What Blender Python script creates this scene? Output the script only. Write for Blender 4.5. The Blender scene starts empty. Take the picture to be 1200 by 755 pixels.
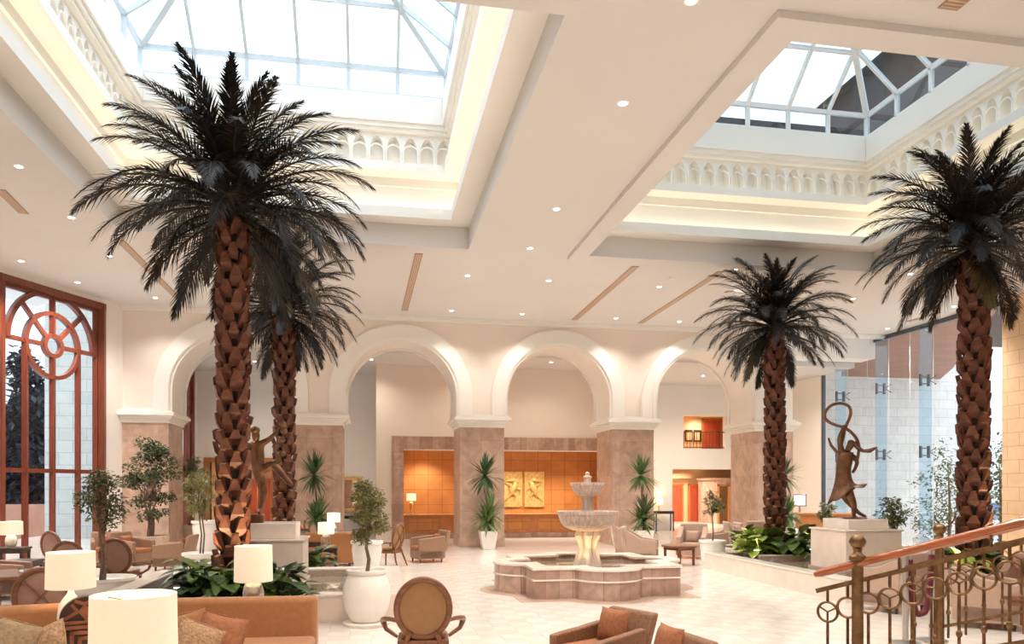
import bpy, bmesh, math, random
from mathutils import Vector, Matrix
random.seed(7)
sc = bpy.context.scene
COL = sc.collection
PI = math.pi
R = math.radians
# ------------------------------------------------------------------ camera, sky, exposure
F, CX, HZ, ZC, YAW = 900.0, 600.0, 571.0, 2.1, R(10.4)
CO, SI = math.cos(YAW), math.sin(YAW)
cam = bpy.data.cameras.new('camera')
cam.sensor_fit = 'HORIZONTAL'; cam.sensor_width = 36.0; cam.lens = 27.0
cam.shift_y = (HZ - 377.5) / 1200.0
cam.clip_start = 0.1; cam.clip_end = 400
camo = bpy.data.objects.new('camera', cam); COL.objects.link(camo)
camo.location = (0, 0, ZC); camo.rotation_euler = (PI / 2, 0, -YAW)
sc.camera = camo
sc.view_settings.view_transform = 'Standard'
sc.view_settings.look = 'None'
sc.view_settings.gamma = 1.0
sc.view_settings.use_curve_mapping = False
sc.view_settings.exposure = 0.2
cy = sc.cycles
cy.use_denoising = True
cy.max_bounces = 9; cy.diffuse_bounces = 5; cy.glossy_bounces = 4
cy.transmission_bounces = 6; cy.transparent_max_bounces = 16
cy.caustics_reflective = False; cy.caustics_refractive = False
cy.sample_clamp_indirect = 6.0

SKY_ZENITH, SKY_HORIZON = 3.4, 0.85
SPOT_POWER = 800.0
COVE_STRENGTH = 3.2
world = bpy.data.worlds.new('sky'); sc.world = world
world.use_nodes = True
wn = world.node_tree; wn.nodes.clear()
w_out = wn.nodes.new('ShaderNodeOutputWorld'); w_bg = wn.nodes.new('ShaderNodeBackground')
w_tc = wn.nodes.new('ShaderNodeTexCoord'); w_sep = wn.nodes.new('ShaderNodeSeparateXYZ')
w_rmp = wn.nodes.new('ShaderNodeValToRGB'); w_mr = wn.nodes.new('ShaderNodeMapRange')
wn.links.new(w_tc.outputs['Generated'], w_sep.inputs[0])
wn.links.new(w_sep.outputs['Z'], w_rmp.inputs[0])
wn.links.new(w_sep.outputs['Z'], w_mr.inputs[0])
w_mr.inputs[1].default_value = 0.0; w_mr.inputs[2].default_value = 0.6
w_mr.inputs[3].default_value = SKY_HORIZON; w_mr.inputs[4].default_value = SKY_ZENITH
w_rmp.color_ramp.elements[0].color = (0.90, 0.95, 1.0, 1)
w_rmp.color_ramp.elements[1].color = (0.80, 0.90, 1.0, 1)
wn.links.new(w_rmp.outputs[0], w_bg.inputs[0]); wn.links.new(w_mr.outputs[0], w_bg.inputs[1])
wn.links.new(w_bg.outputs[0], w_out.inputs[0])


def W(px, d, z=0.0):
    """a point at depth d (metres along the view axis) in the column px"""
    xc = (px - CX) / F * d
    return Vector((xc * CO + d * SI, -xc * SI + d * CO, z))


def G(px, py, z=0.0):
    """the point of the horizontal plane z seen at (px, py)"""
    return W(px, (ZC - z) * F / (py - HZ), z)


# ------------------------------------------------------------------ materials
def mat(name, col, rough=0.6, metal=0.0, var=0.08, scale=6.0, bump=0.0, bscale=None, spec=0.5, stretch=None,
        coat=0.0, col2=None, emit=None, estr=0.0, sheen=0.0):
    m = bpy.data.materials.new(name); m.use_nodes = True
    nt = m.node_tree; b = nt.nodes['Principled BSDF']
    tc = nt.nodes.new('ShaderNodeTexCoord')
    src = tc.outputs['Object']
    if stretch:
        mp = nt.nodes.new('ShaderNodeMapping'); mp.inputs['Scale'].default_value = stretch
        nt.links.new(src, mp.inputs[0]); src = mp.outputs[0]
    n = nt.nodes.new('ShaderNodeTexNoise'); n.inputs['Scale'].default_value = scale; n.inputs['Detail'].default_value = 4
    nt.links.new(src, n.inputs['Vector'])
    rp = nt.nodes.new('ShaderNodeValToRGB')
    rp.color_ramp.elements[0].position = 0.3; rp.color_ramp.elements[1].position = 0.7
    c2 = col2 or tuple(min(1, c * (1 + var)) for c in col)
    c1 = col if col2 else tuple(c * (1 - var) for c in col)
    rp.color_ramp.elements[0].color = (*c1, 1); rp.color_ramp.elements[1].color = (*c2, 1)
    nt.links.new(n.outputs['Fac'], rp.inputs[0]); nt.links.new(rp.outputs[0], b.inputs['Base Color'])
    b.inputs['Roughness'].default_value = rough; b.inputs['Metallic'].default_value = metal
    b.inputs['Specular IOR Level'].default_value = spec
    b.inputs['Coat Weight'].default_value = coat
    b.inputs['Sheen Weight'].default_value = sheen
    if emit:
        b.inputs['Emission Color'].default_value = (*emit, 1); b.inputs['Emission Strength'].default_value = estr
    if bump:
        n2 = nt.nodes.new('ShaderNodeTexNoise'); n2.inputs['Scale'].default_value = bscale or scale * 5
        nt.links.new(src, n2.inputs['Vector'])
        bp = nt.nodes.new('ShaderNodeBump'); bp.inputs['Strength'].default_value = bump; bp.inputs['Distance'].default_value = 0.02
        nt.links.new(n2.outputs['Fac'], bp.inputs['Height']); nt.links.new(bp.outputs[0], b.inputs['Normal'])
    m.diffuse_color = (*col, 1)
    return m


def brickmat(name, c1, c2, mortar, bw, bh, ms=0.01, rough=0.6, axis='XZ', offset=0.5, noise=0.15, nscale=3.0, spec=0.4, bump=0.0):
    """stone blocks / tiles / panels; axis picks the two world axes that carry the pattern"""
    m = bpy.data.materials.new(name); m.use_nodes = True
    nt = m.node_tree; b = nt.nodes['Principled BSDF']
    g = nt.nodes.new('ShaderNodeNewGeometry'); s = nt.nodes.new('ShaderNodeSeparateXYZ'); c = nt.nodes.new('ShaderNodeCombineXYZ')
    nt.links.new(g.outputs['Position'], s.inputs[0])
    if axis == 'DZ':
        ad = nt.nodes.new('ShaderNodeMath'); ad.operation = 'ADD'
        nt.links.new(s.outputs['X'], ad.inputs[0]); nt.links.new(s.outputs['Y'], ad.inputs[1])
        nt.links.new(ad.outputs[0], c.inputs[0]); nt.links.new(s.outputs['Z'], c.inputs[1])
    else:
        nt.links.new(s.outputs[axis[0]], c.inputs[0]); nt.links.new(s.outputs[axis[1]], c.inputs[1])
    br = nt.nodes.new('ShaderNodeTexBrick')
    br.offset = offset; br.squash = 1.0
    br.inputs['Scale'].default_value = 1.0
    br.inputs['Brick Width'].default_value = bw; br.inputs['Row Height'].default_value = bh
    br.inputs['Mortar Size'].default_value = ms; br.inputs['Mortar Smooth'].default_value = 0.1
    br.inputs['Color1'].default_value = (*c1, 1); br.inputs['Color2'].default_value = (*c2, 1); br.inputs['Mortar'].default_value = (*mortar, 1)
    nt.links.new(c.outputs[0], br.inputs['Vector'])
    n = nt.nodes.new('ShaderNodeTexNoise'); n.inputs['Scale'].default_value = nscale; n.inputs['Detail'].default_value = 6
    n.inputs['Distortion'].default_value = 1.0
    nt.links.new(g.outputs['Position'], n.inputs['Vector'])
    mr = nt.nodes.new('ShaderNodeMapRange'); mr.inputs[1].default_value = 0.3; mr.inputs[2].default_value = 0.7
    mr.inputs[3].default_value = 1 - noise; mr.inputs[4].default_value = 1 + noise
    nt.links.new(n.outputs['Fac'], mr.inputs[0])
    mx = nt.nodes.new('ShaderNodeMix'); mx.data_type = 'RGBA'; mx.blend_type = 'MULTIPLY'; mx.inputs[0].default_value = 1.0
    nt.links.new(br.outputs['Color'], mx.inputs[6]); nt.links.new(mr.outputs[0], mx.inputs[7])
    nt.links.new(mx.outputs[2], b.inputs['Base Color'])
    b.inputs['Roughness'].default_value = rough; b.inputs['Specular IOR Level'].default_value = spec
    if bump:
        bp = nt.nodes.new('ShaderNodeBump'); bp.inputs['Strength'].default_value = bump; bp.inputs['Distance'].default_value = 0.02
        bp.invert = True
        nt.links.new(br.outputs['Fac'], bp.inputs['Height']); nt.links.new(bp.outputs[0], b.inputs['Normal'])
    return m


def glassmat(name, tint, refl=0.08):
    m = bpy.data.materials.new(name); m.use_nodes = True
    nt = m.node_tree; nt.nodes.clear()
    o = nt.nodes.new('ShaderNodeOutputMaterial'); t = nt.nodes.new('ShaderNodeBsdfTransparent'); g = nt.nodes.new('ShaderNodeBsdfGlossy')
    g.inputs['Roughness'].default_value = 0.02
    n = nt.nodes.new('ShaderNodeTexNoise'); n.inputs['Scale'].default_value = 0.4
    rp = nt.nodes.new('ShaderNodeValToRGB')
    rp.color_ramp.elements[0].color = (*[c * 0.98 for c in tint], 1); rp.color_ramp.elements[1].color = (*tint, 1)
    lw = nt.nodes.new('ShaderNodeLayerWeight'); lw.inputs[0].default_value = 0.5
    fr = nt.nodes.new('ShaderNodeMath'); fr.operation = 'POWER'; fr.inputs[1].default_value = 5.0
    nt.links.new(lw.outputs['Facing'], fr.inputs[0])
    mu = nt.nodes.new('ShaderNodeMath'); mu.operation = 'ADD'; mu.inputs[1].default_value = refl
    mu.use_clamp = True
    mix = nt.nodes.new('ShaderNodeMixShader')
    nt.links.new(n.outputs['Fac'], rp.inputs[0]); nt.links.new(rp.outputs[0], t.inputs[0])
    nt.links.new(fr.outputs[0], mu.inputs[0]); nt.links.new(mu.outputs[0], mix.inputs[0])
    nt.links.new(t.outputs[0], mix.inputs[1]); nt.links.new(g.outputs[0], mix.inputs[2])
    nt.links.new(mix.outputs[0], o.inputs[0])
    return m


def floormat():
    m = bpy.data.materials.new('polished_marble_floor'); m.use_nodes = True
    nt = m.node_tree; b = nt.nodes['Principled BSDF']
    g = nt.nodes.new('ShaderNodeNewGeometry')
    def brick(w, h, c1, c2, mo, ms, off):
        br = nt.nodes.new('ShaderNodeTexBrick'); br.offset = off
        br.inputs['Scale'].default_value = 1; br.inputs['Brick Width'].default_value = w; br.inputs['Row Height'].default_value = h
        br.inputs['Mortar Size'].default_value = ms; br.inputs['Mortar Smooth'].default_value = 0.2
        br.inputs['Color1'].default_value = (*c1, 1); br.inputs['Color2'].default_value = (*c2, 1); br.inputs['Mortar'].default_value = (*mo, 1)
        nt.links.new(g.outputs['Position'], br.inputs['Vector']); return br
    b1 = brick(0.6, 0.6, (0.79, 0.72, 0.645), (0.83, 0.765, 0.695), (0.72, 0.63, 0.545), 0.008, 0.5)
    ch = nt.nodes.new('ShaderNodeTexChecker'); ch.inputs['Scale'].default_value = 1 / 0.3
    ch.inputs['Color1'].default_value = (1.0, 1.0, 1.0, 1); ch.inputs['Color2'].default_value = (0.90, 0.85, 0.80, 1)
    nt.links.new(g.outputs['Position'], ch.inputs['Vector'])
    n = nt.nodes.new('ShaderNodeTexNoise'); n.inputs['Scale'].default_value = 0.9; n.inputs['Detail'].default_value = 5
    nt.links.new(g.outputs['Position'], n.inputs['Vector'])
    mr = nt.nodes.new('ShaderNodeMapRange'); mr.inputs[1].default_value = 0.3; mr.inputs[2].default_value = 0.7
    mr.inputs[3].default_value = 0.93; mr.inputs[4].default_value = 1.05
    nt.links.new(n.outputs['Fac'], mr.inputs[0])
    m1 = nt.nodes.new('ShaderNodeMix'); m1.data_type = 'RGBA'; m1.blend_type = 'MULTIPLY'; m1.inputs[0].default_value = 0.55
    nt.links.new(b1.outputs['Color'], m1.inputs[6]); nt.links.new(ch.outputs['Color'], m1.inputs[7])
    m2 = nt.nodes.new('ShaderNodeMix'); m2.data_type = 'RGBA'; m2.blend_type = 'MULTIPLY'; m2.inputs[0].default_value = 1
    nt.links.new(m1.outputs[2], m2.inputs[6]); nt.links.new(mr.outputs[0], m2.inputs[7])
    nt.links.new(m2.outputs[2], b.inputs['Base Color'])
    b.inputs['Roughness'].default_value = 0.13; b.inputs['Specular IOR Level'].default_value = 0.55
    return m


def leafmat(name, c1, c2, rough=0.5, trans=0.0):
    """leaf colour that differs a little from one object to the next and along the leaf"""
    m = bpy.data.materials.new(name); m.use_nodes = True
    nt = m.node_tree; b = nt.nodes['Principled BSDF']
    oi = nt.nodes.new('ShaderNodeObjectInfo'); tc = nt.nodes.new('ShaderNodeTexCoord')
    n = nt.nodes.new('ShaderNodeTexNoise'); n.inputs['Scale'].default_value = 9.0
    nt.links.new(tc.outputs['Object'], n.inputs['Vector'])
    a = nt.nodes.new('ShaderNodeMath'); a.operation = 'MULTIPLY_ADD'; a.inputs[1].default_value = 0.5
    nt.links.new(oi.outputs['Random'], a.inputs[0])
    h = nt.nodes.new('ShaderNodeMath'); h.operation = 'MULTIPLY'; h.inputs[1].default_value = 0.6
    nt.links.new(n.outputs['Fac'], h.inputs[0]); nt.links.new(h.outputs[0], a.inputs[2])
    rp = nt.nodes.new('ShaderNodeValToRGB')
    rp.color_ramp.elements[0].position = 0.35; rp.color_ramp.elements[1].position = 0.85
    rp.color_ramp.elements[0].color = (*c1, 1); rp.color_ramp.elements[1].color = (*c2, 1)
    nt.links.new(a.outputs[0], rp.inputs[0]); nt.links.new(rp.outputs[0], b.inputs['Base Color'])
    b.inputs['Roughness'].default_value = rough
    b.inputs['Transmission Weight'].default_value = 0.0
    return m


M = {}
M['floor'] = floormat()
M['plaster'] = mat('warm_white_plaster', (0.85, 0.81, 0.765), 0.75, var=0.015, scale=1.2)
M['ceiling'] = mat('ceiling_paint', (0.70, 0.675, 0.65), 0.8, var=0.012, scale=0.7)
M['wallpeach'] = mat('peach_wall_paint', (0.84, 0.75, 0.67), 0.75, var=0.02, scale=0.8)
M['white'] = mat('white_moulding_paint', (0.88, 0.85, 0.80), 0.6, var=0.012, scale=1.5)
M['marble'] = brickmat('rose_marble_cladding', (0.475, 0.315, 0.235), (0.54, 0.375, 0.29), (0.39, 0.26, 0.195), 0.85, 1.25, 0.006, 0.42, 'DZ', 0.0, 0.22, 2.2)
M['marble2'] = brickmat('rose_marble_blocks', (0.36, 0.215, 0.155), (0.53, 0.37, 0.295), (0.29, 0.19, 0.145), 0.26, 0.7, 0.006, 0.3, 'DZ', 0.0, 0.2, 4.0)
M['marblepale'] = mat('pale_cream_marble', (0.80, 0.68, 0.58), 0.25, var=0.07, scale=2.5)
M['marblerim'] = mat('polished_rim_stone', (0.82, 0.72, 0.63), 0.18, var=0.06, scale=4)
M['paveband'] = mat('rose_paving_band', (0.60, 0.43, 0.33), 0.2, var=0.08, scale=3)
M['mosaic'] = mat('speckled_pebble_mosaic', (0.30, 0.22, 0.18), 0.5, scale=60, col2=(0.62, 0.52, 0.44))
M['stoneblock'] = brickmat('sand_stone_blocks', (0.62, 0.42, 0.26), (0.66, 0.46, 0.29), (0.45, 0.30, 0.18), 0.9, 0.42, 0.012, 0.8, 'YZ', 0.5, 0.08, 2.0)
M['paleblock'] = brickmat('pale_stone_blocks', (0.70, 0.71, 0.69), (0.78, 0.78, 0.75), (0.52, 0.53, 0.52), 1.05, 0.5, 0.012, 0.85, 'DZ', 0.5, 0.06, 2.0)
M['leftblock'] = brickmat('dimmed_stone_blocks', (0.38, 0.40, 0.385), (0.44, 0.455, 0.44), (0.27, 0.285, 0.28), 1.05, 0.5, 0.012, 0.85, 'DZ', 0.5, 0.06, 2.0)  # pale stone darkened in its colour to offset the bright sky
M['palmcore'] = mat('palm_core_shade', (0.014, 0.006, 0.004), 0.8, var=0.3)  # near black core paints the shade between the boots
M['redwood'] = mat('dark_red_wood', (0.17, 0.038, 0.018), 0.35, var=0.25, scale=3, stretch=(6, 6, 0.6))
M['wood'] = mat('walnut_wood', (0.19, 0.07, 0.03), 0.35, var=0.3, scale=5, stretch=(1, 6, 6))
M['darkwood'] = mat('dark_wenge_wood', (0.045, 0.022, 0.014), 0.35, var=0.3, scale=5, stretch=(1, 6, 6))
M['orangewood'] = mat('orange_veneer_wood', (0.44, 0.165, 0.05), 0.4, var=0.12, scale=2, stretch=(4, 4, 0.5))
M['panelwood'] = brickmat('honey_wood_panels', (0.46, 0.19, 0.055), (0.52, 0.22, 0.065), (0.30, 0.11, 0.03), 0.62, 0.66, 0.012, 0.4, 'XZ', 0.0, 0.12, 1.5)
M['slatwood'] = brickmat('slatted_brown_soffit', (0.36, 0.17, 0.11), (0.40, 0.19, 0.12), (0.20, 0.09, 0.06), 9.0, 0.16, 0.012, 0.6, 'XY', 0.3, 0.1, 1.0)
M['handrail'] = mat('varnished_orange_wood', (0.33, 0.085, 0.022), 0.25, var=0.25, scale=4, stretch=(1, 1, 5), coat=0.3)
M['bronze'] = mat('aged_bronze', (0.19, 0.095, 0.05), 0.38, 0.75, var=0.35, scale=7)
M['brass'] = mat('antique_brass', (0.20, 0.11, 0.05), 0.42, 0.8, var=0.35, scale=14)
M['gold'] = mat('gilded_metal', (0.72, 0.47, 0.17), 0.4, 0.35, var=0.25, scale=9)
M['steel'] = mat('satin_steel', (0.55, 0.53, 0.5), 0.3, 0.9, var=0.06)
M['darksteel'] = mat('dark_steel', (0.12, 0.12, 0.13), 0.4, 0.6, var=0.1)
M['silver'] = mat('mottled_silver_glaze', (0.62, 0.58, 0.54), 0.22, 0.75, var=0.15, scale=8)
M['pot'] = mat('white_plaster_pot', (0.82, 0.76, 0.70), 0.6, var=0.04, scale=5, bump=0.15)
M['potwhite'] = mat('white_glazed_pot', (0.85, 0.81, 0.76), 0.35, var=0.03)
M['pottan'] = mat('tan_clay_pot', (0.62, 0.45, 0.33), 0.6, var=0.1)
M['soil'] = mat('dark_soil', (0.05, 0.035, 0.025), 0.95, var=0.4, scale=30, bump=0.6)
M['bark'] = mat('thin_tree_bark', (0.20, 0.13, 0.085), 0.8, var=0.3, scale=18, bump=0.3)
M['palmbark'] = mat('palm_boot_brown', (0.075, 0.022, 0.011), 0.55, scale=7, col2=(0.19, 0.058, 0.026), bump=0.3)
M['palmtip'] = mat('palm_boot_cut_end', (0.20, 0.085, 0.04), 0.6, scale=9, col2=(0.36, 0.17, 0.075))
M['frond'] = leafmat('dark_palm_frond', (0.009, 0.006, 0.004), (0.040, 0.024, 0.011), 0.5)  # dark tone put into the colour for the backlit crowns
M['frondlight'] = leafmat('lit_palm_frond', (0.040, 0.028, 0.012), (0.15, 0.11, 0.03), 0.4)  # tone of sunlit fronds put into the leaf colour
M['leaf'] = leafmat('ficus_leaf', (0.06, 0.085, 0.02), (0.24, 0.27, 0.08), 0.4)
M['olive'] = leafmat('small_tree_leaf', (0.10, 0.11, 0.03), (0.30, 0.27, 0.09), 0.5)
M['yucca'] = leafmat('yucca_blade', (0.04, 0.085, 0.028), (0.16, 0.25, 0.08), 0.4)
M['bigleaf'] = leafmat('broad_leaf', (0.03, 0.06, 0.018), (0.16, 0.24, 0.06), 0.3)
M['limeleaf'] = leafmat('lime_leaf', (0.32, 0.42, 0.08), (0.62, 0.72, 0.20), 0.35)
M['darktree'] = leafmat('dark_evergreen_leaf', (0.012, 0.018, 0.03), (0.05, 0.06, 0.08), 0.6)
M['wicker'] = mat('brown_woven_wicker', (0.17, 0.072, 0.030), 0.6, scale=45, col2=(0.30, 0.135, 0.062), bump=0.5, bscale=90)
M['wickertan'] = mat('tan_woven_wicker', (0.24, 0.13, 0.075), 0.6, scale=45, col2=(0.33, 0.19, 0.115), bump=0.4, bscale=90)
M['orange'] = mat('burnt_orange_upholstery', (0.34, 0.138, 0.045), 0.8, var=0.08, scale=20, sheen=0.2)
M['tan'] = mat('golden_tan_leather', (0.30, 0.145, 0.05), 0.45, var=0.08, scale=10)
M['beige'] = mat('beige_upholstery', (0.43, 0.29, 0.215), 0.85, var=0.05, scale=14, sheen=0.2)
M['mauve'] = mat('mauve_brown_leather', (0.34, 0.19, 0.14), 0.4, var=0.08, scale=10)
M['rust'] = mat('rust_cushion_cloth', (0.33, 0.125, 0.055), 0.9, var=0.2, scale=30, bump=0.3)
M['crochet'] = mat('crocheted_tan_cloth', (0.30, 0.15, 0.07), 0.95, scale=38, col2=(0.48, 0.31, 0.18), bump=0.8, bscale=40)
M['fringe'] = mat('straw_fringe', (0.36, 0.24, 0.13), 0.9, var=0.25, scale=40, bump=0.6)
M['burgundy'] = mat('burgundy_velvet_rope', (0.14, 0.008, 0.02), 0.6, var=0.2, scale=60, bump=0.4)
M['shade'] = mat('lit_linen_shade', (0.78, 0.70, 0.56), 0.8, var=0.02, scale=30, emit=(1.0, 0.82, 0.56), estr=0.30)
M['shadelit'] = mat('lit_small_shade', (0.9, 0.8, 0.65), 0.8, var=0.02, emit=(1.0, 0.84, 0.60), estr=0.7)
M['downlight'] = mat('downlight_glow', (1, 0.95, 0.85), 0.5, var=0.0, emit=(1.0, 0.93, 0.80), estr=14.0)
M['cove'] = mat('cove_lamp_glow', (1, 0.9, 0.7), 0.5, var=0.0, emit=(1.0, 0.90, 0.70), estr=COVE_STRENGTH)
M['screen'] = mat('lit_screen', (0.9, 0.95, 1.0), 0.3, var=0.0, emit=(0.85, 0.92, 1.0), estr=1.0)
M['black'] = mat('matt_black', (0.015, 0.014, 0.013), 0.5, var=0.1)
M['slot'] = mat('tan_slot_grille', (0.40, 0.27, 0.18), 0.6, var=0.05)
M['glass'] = glassmat('clear_window_glass', (0.95, 0.98, 1.0), 0.05)
M['skyglass'] = glassmat('skylight_glass', (0.90, 0.96, 1.0), 0.06)
M['tintglass'] = glassmat('tinted_skylight_glass', (0.40, 0.47, 0.50), 0.08)
M['finglass'] = glassmat('green_blue_glass_fin', (0.80, 0.90, 0.96), 0.08)
M['globe'] = glassmat('thin_clear_glass', (0.9, 0.93, 0.95), 0.15)
M['mullion'] = mat('pale_blue_grey_mullion', (0.60, 0.66, 0.70), 0.4, var=0.03)
M['whitemull'] = mat('white_mullion', (0.86, 0.86, 0.86), 0.4, var=0.02)
M['peachroom'] = mat('peach_room_paint', (0.80, 0.52, 0.30), 0.7, var=0.03, scale=1.0)
M['reddoor'] = mat('red_wood_door', (0.42, 0.075, 0.03), 0.4, var=0.2, scale=2, stretch=(5, 5, 0.5))
M['brownroof'] = mat('brown_block_wall', (0.10, 0.062, 0.05), 0.8, var=0.2, scale=0.8)
M['palebuild'] = mat('pale_far_building', (0.66, 0.69, 0.72), 0.9, var=0.04, scale=0.4)
M['bluewin'] = mat('blue_far_window', (0.14, 0.22, 0.42), 0.2, var=0.1)
M['paving'] = mat('pale_outdoor_paving', (0.72, 0.71, 0.69), 0.8, var=0.06, scale=0.8)
M['car'] = mat('silver_blue_car_paint', (0.32, 0.36, 0.44), 0.25, 0.4, var=0.04)
M['mirror'] = mat('mirror_glass', (0.75, 0.62, 0.5), 0.06, 0.95, var=0.03)
M['stonebowl'] = mat('fountain_marble', (0.42, 0.29, 0.23), 0.4, scale=5, col2=(0.70, 0.57, 0.48), stretch=(4, 4, 0.8))
M['stonelit'] = mat('lit_fountain_marble', (0.74, 0.60, 0.48), 0.45, scale=6, col2=(0.84, 0.73, 0.60), stretch=(4, 4, 0.8))  # paler copy of the fountain marble, lit tone put into its colour
M['inlaydark'] = mat('dark_carved_wood', (0.05, 0.016, 0.008), 0.35, var=0.3)
M['inlayred'] = mat('red_inlay_wood', (0.28, 0.08, 0.028), 0.35, var=0.3, scale=12)


def watermat():
    m = bpy.data.materials.new('still_pool_water'); m.use_nodes = True
    nt = m.node_tree; b = nt.nodes['Principled BSDF']
    n = nt.nodes.new('ShaderNodeTexNoise'); n.inputs['Scale'].default_value = 6
    rp = nt.nodes.new('ShaderNodeValToRGB')
    rp.color_ramp.elements[0].color = (0.22, 0.165, 0.11, 1); rp.color_ramp.elements[1].color = (0.32, 0.25, 0.17, 1)
    nt.links.new(n.outputs['Fac'], rp.inputs[0]); nt.links.new(rp.outputs[0], b.inputs['Base Color'])
    bp = nt.nodes.new('ShaderNodeBump'); bp.inputs['Strength'].default_value = 0.12; bp.inputs['Distance'].default_value = 0.05
    nt.links.new(n.outputs['Fac'], bp.inputs['Height']); nt.links.new(bp.outputs[0], b.inputs['Normal'])
    b.inputs['Roughness'].default_value = 0.04; b.inputs['Specular IOR Level'].default_value = 0.8
    return m


M['water'] = watermat()
# ------------------------------------------------------------------ mesh helpers
class MB:
    """collects faces; build() links them as ONE mesh object"""
    def __init__(s):
        s.v = []; s.f = []; s.mi = []
    def add(s, verts, faces, m=0, T=None):
        o = len(s.v)
        s.v += [tuple(T @ Vector(p)) if T else tuple(p) for p in verts]
        s.f += [tuple(o + i for i in f) for f in faces]; s.mi += [m] * len(faces)
        return s
    def box(s, x0, x1, y0, y1, z0, z1, m=0, T=None):
        v = [(x0, y0, z0), (x1, y0, z0), (x1, y1, z0), (x0, y1, z0), (x0, y0, z1), (x1, y0, z1), (x1, y1, z1), (x0, y1, z1)]
        f = [(3, 2, 1, 0), (4, 5, 6, 7), (0, 1, 5, 4), (1, 2, 6, 5), (2, 3, 7, 6), (3, 0, 4, 7)]
        return s.add(v, f, m, T)
    def bar(s, p, q, w, h, m=0, up=(0, 0, 1)):
        """square bar from p to q"""
        p = Vector(p); q = Vector(q); d = (q - p)
        if d.length < 1e-6: return s
        d.normalize(); u = Vector(up)
        if abs(d.dot(u)) > 0.98: u = Vector((1, 0, 0)) if abs(d.x) < .9 else Vector((0, 1, 0))
        a = d.cross(u).normalized(); b = a.cross(d).normalized()
        v = []
        for e in (p, q):
            for sa, sb in ((-1, -1), (1, -1), (1, 1), (-1, 1)):
                v.append(tuple(e + a * sa * w / 2 + b * sb * h / 2))
        return s.add(v, [(0, 1, 2, 3), (7, 6, 5, 4), (0, 4, 5, 1), (1, 5, 6, 2), (2, 6, 7, 3), (3, 7, 4, 0)], m)
    def prism(s, pts, z0, z1, m=0, T=None):
        n = len(pts)
        v = [(x, y, z0) for x, y in pts] + [(x, y, z1) for x, y in pts]
        f = [tuple(range(n - 1, -1, -1)), tuple(range(n, 2 * n))] + [(i, (i + 1) % n, n + (i + 1) % n, n + i) for i in range(n)]
        return s.add(v, f, m, T)
    def lathe(s, prof, seg=24, c=(0, 0, 0), m=0, T=None, sx=1.0, sy=1.0):
        """prof: (radius, z) from bottom to top"""
        v = []; f = []
        for r, z in prof:
            for k in range(seg):
                a = 2 * PI * k / seg
                v.append((c[0] + r * sx * math.cos(a), c[1] + r * sy * math.sin(a), c[2] + z))
        for i in range(len(prof) - 1):
            for k in range(seg):
                k2 = (k + 1) % seg
                f.append((i * seg + k, i * seg + k2, (i + 1) * seg + k2, (i + 1) * seg + k))
        if prof[0][0] > 1e-5: f.append(tuple(range(seg - 1, -1, -1)))
        if prof[-1][0] > 1e-5: f.append(tuple((len(prof) - 1) * seg + k for k in range(seg)))
        return s.add(v, f, m, T)
    def tube(s, pts, r, seg=8, m=0, closed=False, T=None, flat=1.0):
        """round tube through pts; r a number or one per point"""
        pts = [Vector(p) for p in pts]; n = len(pts)
        rs = r if isinstance(r, (list, tuple)) else [r] * n
        v = []; f = []; a = None
        for i, p in enumerate(pts):
            if closed: d = pts[(i + 1) % n] - pts[i - 1]
            else: d = pts[min(i + 1, n - 1)] - pts[max(i - 1, 0)]
            d.normalize()
            if a is None:
                a = d.orthogonal().normalized()
                if abs(d.z) < 0.9: a = d.cross(Vector((0, 0, 1))).normalized()
            else:
                a = (a - d * a.dot(d))
                a = a.normalized() if a.length > 1e-6 else d.orthogonal().normalized()
            b = d.cross(a)
            for k in range(seg):
                t = 2 * PI * k / seg
                v.append(tuple(p + a * math.cos(t) * rs[i] + b * math.sin(t) * rs[i] * flat))
        last = n if closed else n - 1
        for i in range(last):
            j = (i + 1) % n
            for k in range(seg):
                k2 = (k + 1) % seg
                f.append((i * seg + k, i * seg + k2, j * seg + k2, j * seg + k))
        if not closed:
            f.append(tuple(range(seg - 1, -1, -1))); f.append(tuple((n - 1) * seg + k for k in range(seg)))
        return s.add(v, f, m, T)
    def ball(s, c, r, seg=14, rings=8, m=0, sz=1.0, T=None):
        prof = [(max(1e-6, r * math.sin(PI * i / rings)), -r * sz * math.cos(PI * i / rings)) for i in range(rings + 1)]
        return s.lathe(prof, seg, c, m, T)
    def pillow(s, w, h, t, m=0, T=None, n=10):
        """a puffed square cushion lying in XZ, thickness along Y"""
        v = []; f = []
        for side in (-1, 1):
            for i in range(n + 1):
                for j in range(n + 1):
                    u = 2 * i / n - 1; q = 2 * j / n - 1
                    k = (max(0, 1 - abs(u) ** 3) * max(0, 1 - abs(q) ** 3)) ** 0.6
                    pin = 1 - 0.07 * (1 - abs(q) ** 2) * abs(u) ** 3
                    pin2 = 1 - 0.07 * (1 - abs(u) ** 2) * abs(q) ** 3
                    v.append((u * w / 2 * pin, side * t / 2 * k, q * h / 2 * pin2))
        N = (n + 1) ** 2
        for sd in (0, 1):
            for i in range(n):
                for j in range(n):
                    a = sd * N + i * (n + 1) + j
                    q = (a, a + n + 1, a + n + 2, a + 1)
                    f.append(q if sd == 0 else q[::-1])
        return s.add(v, f, m, T)
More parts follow.
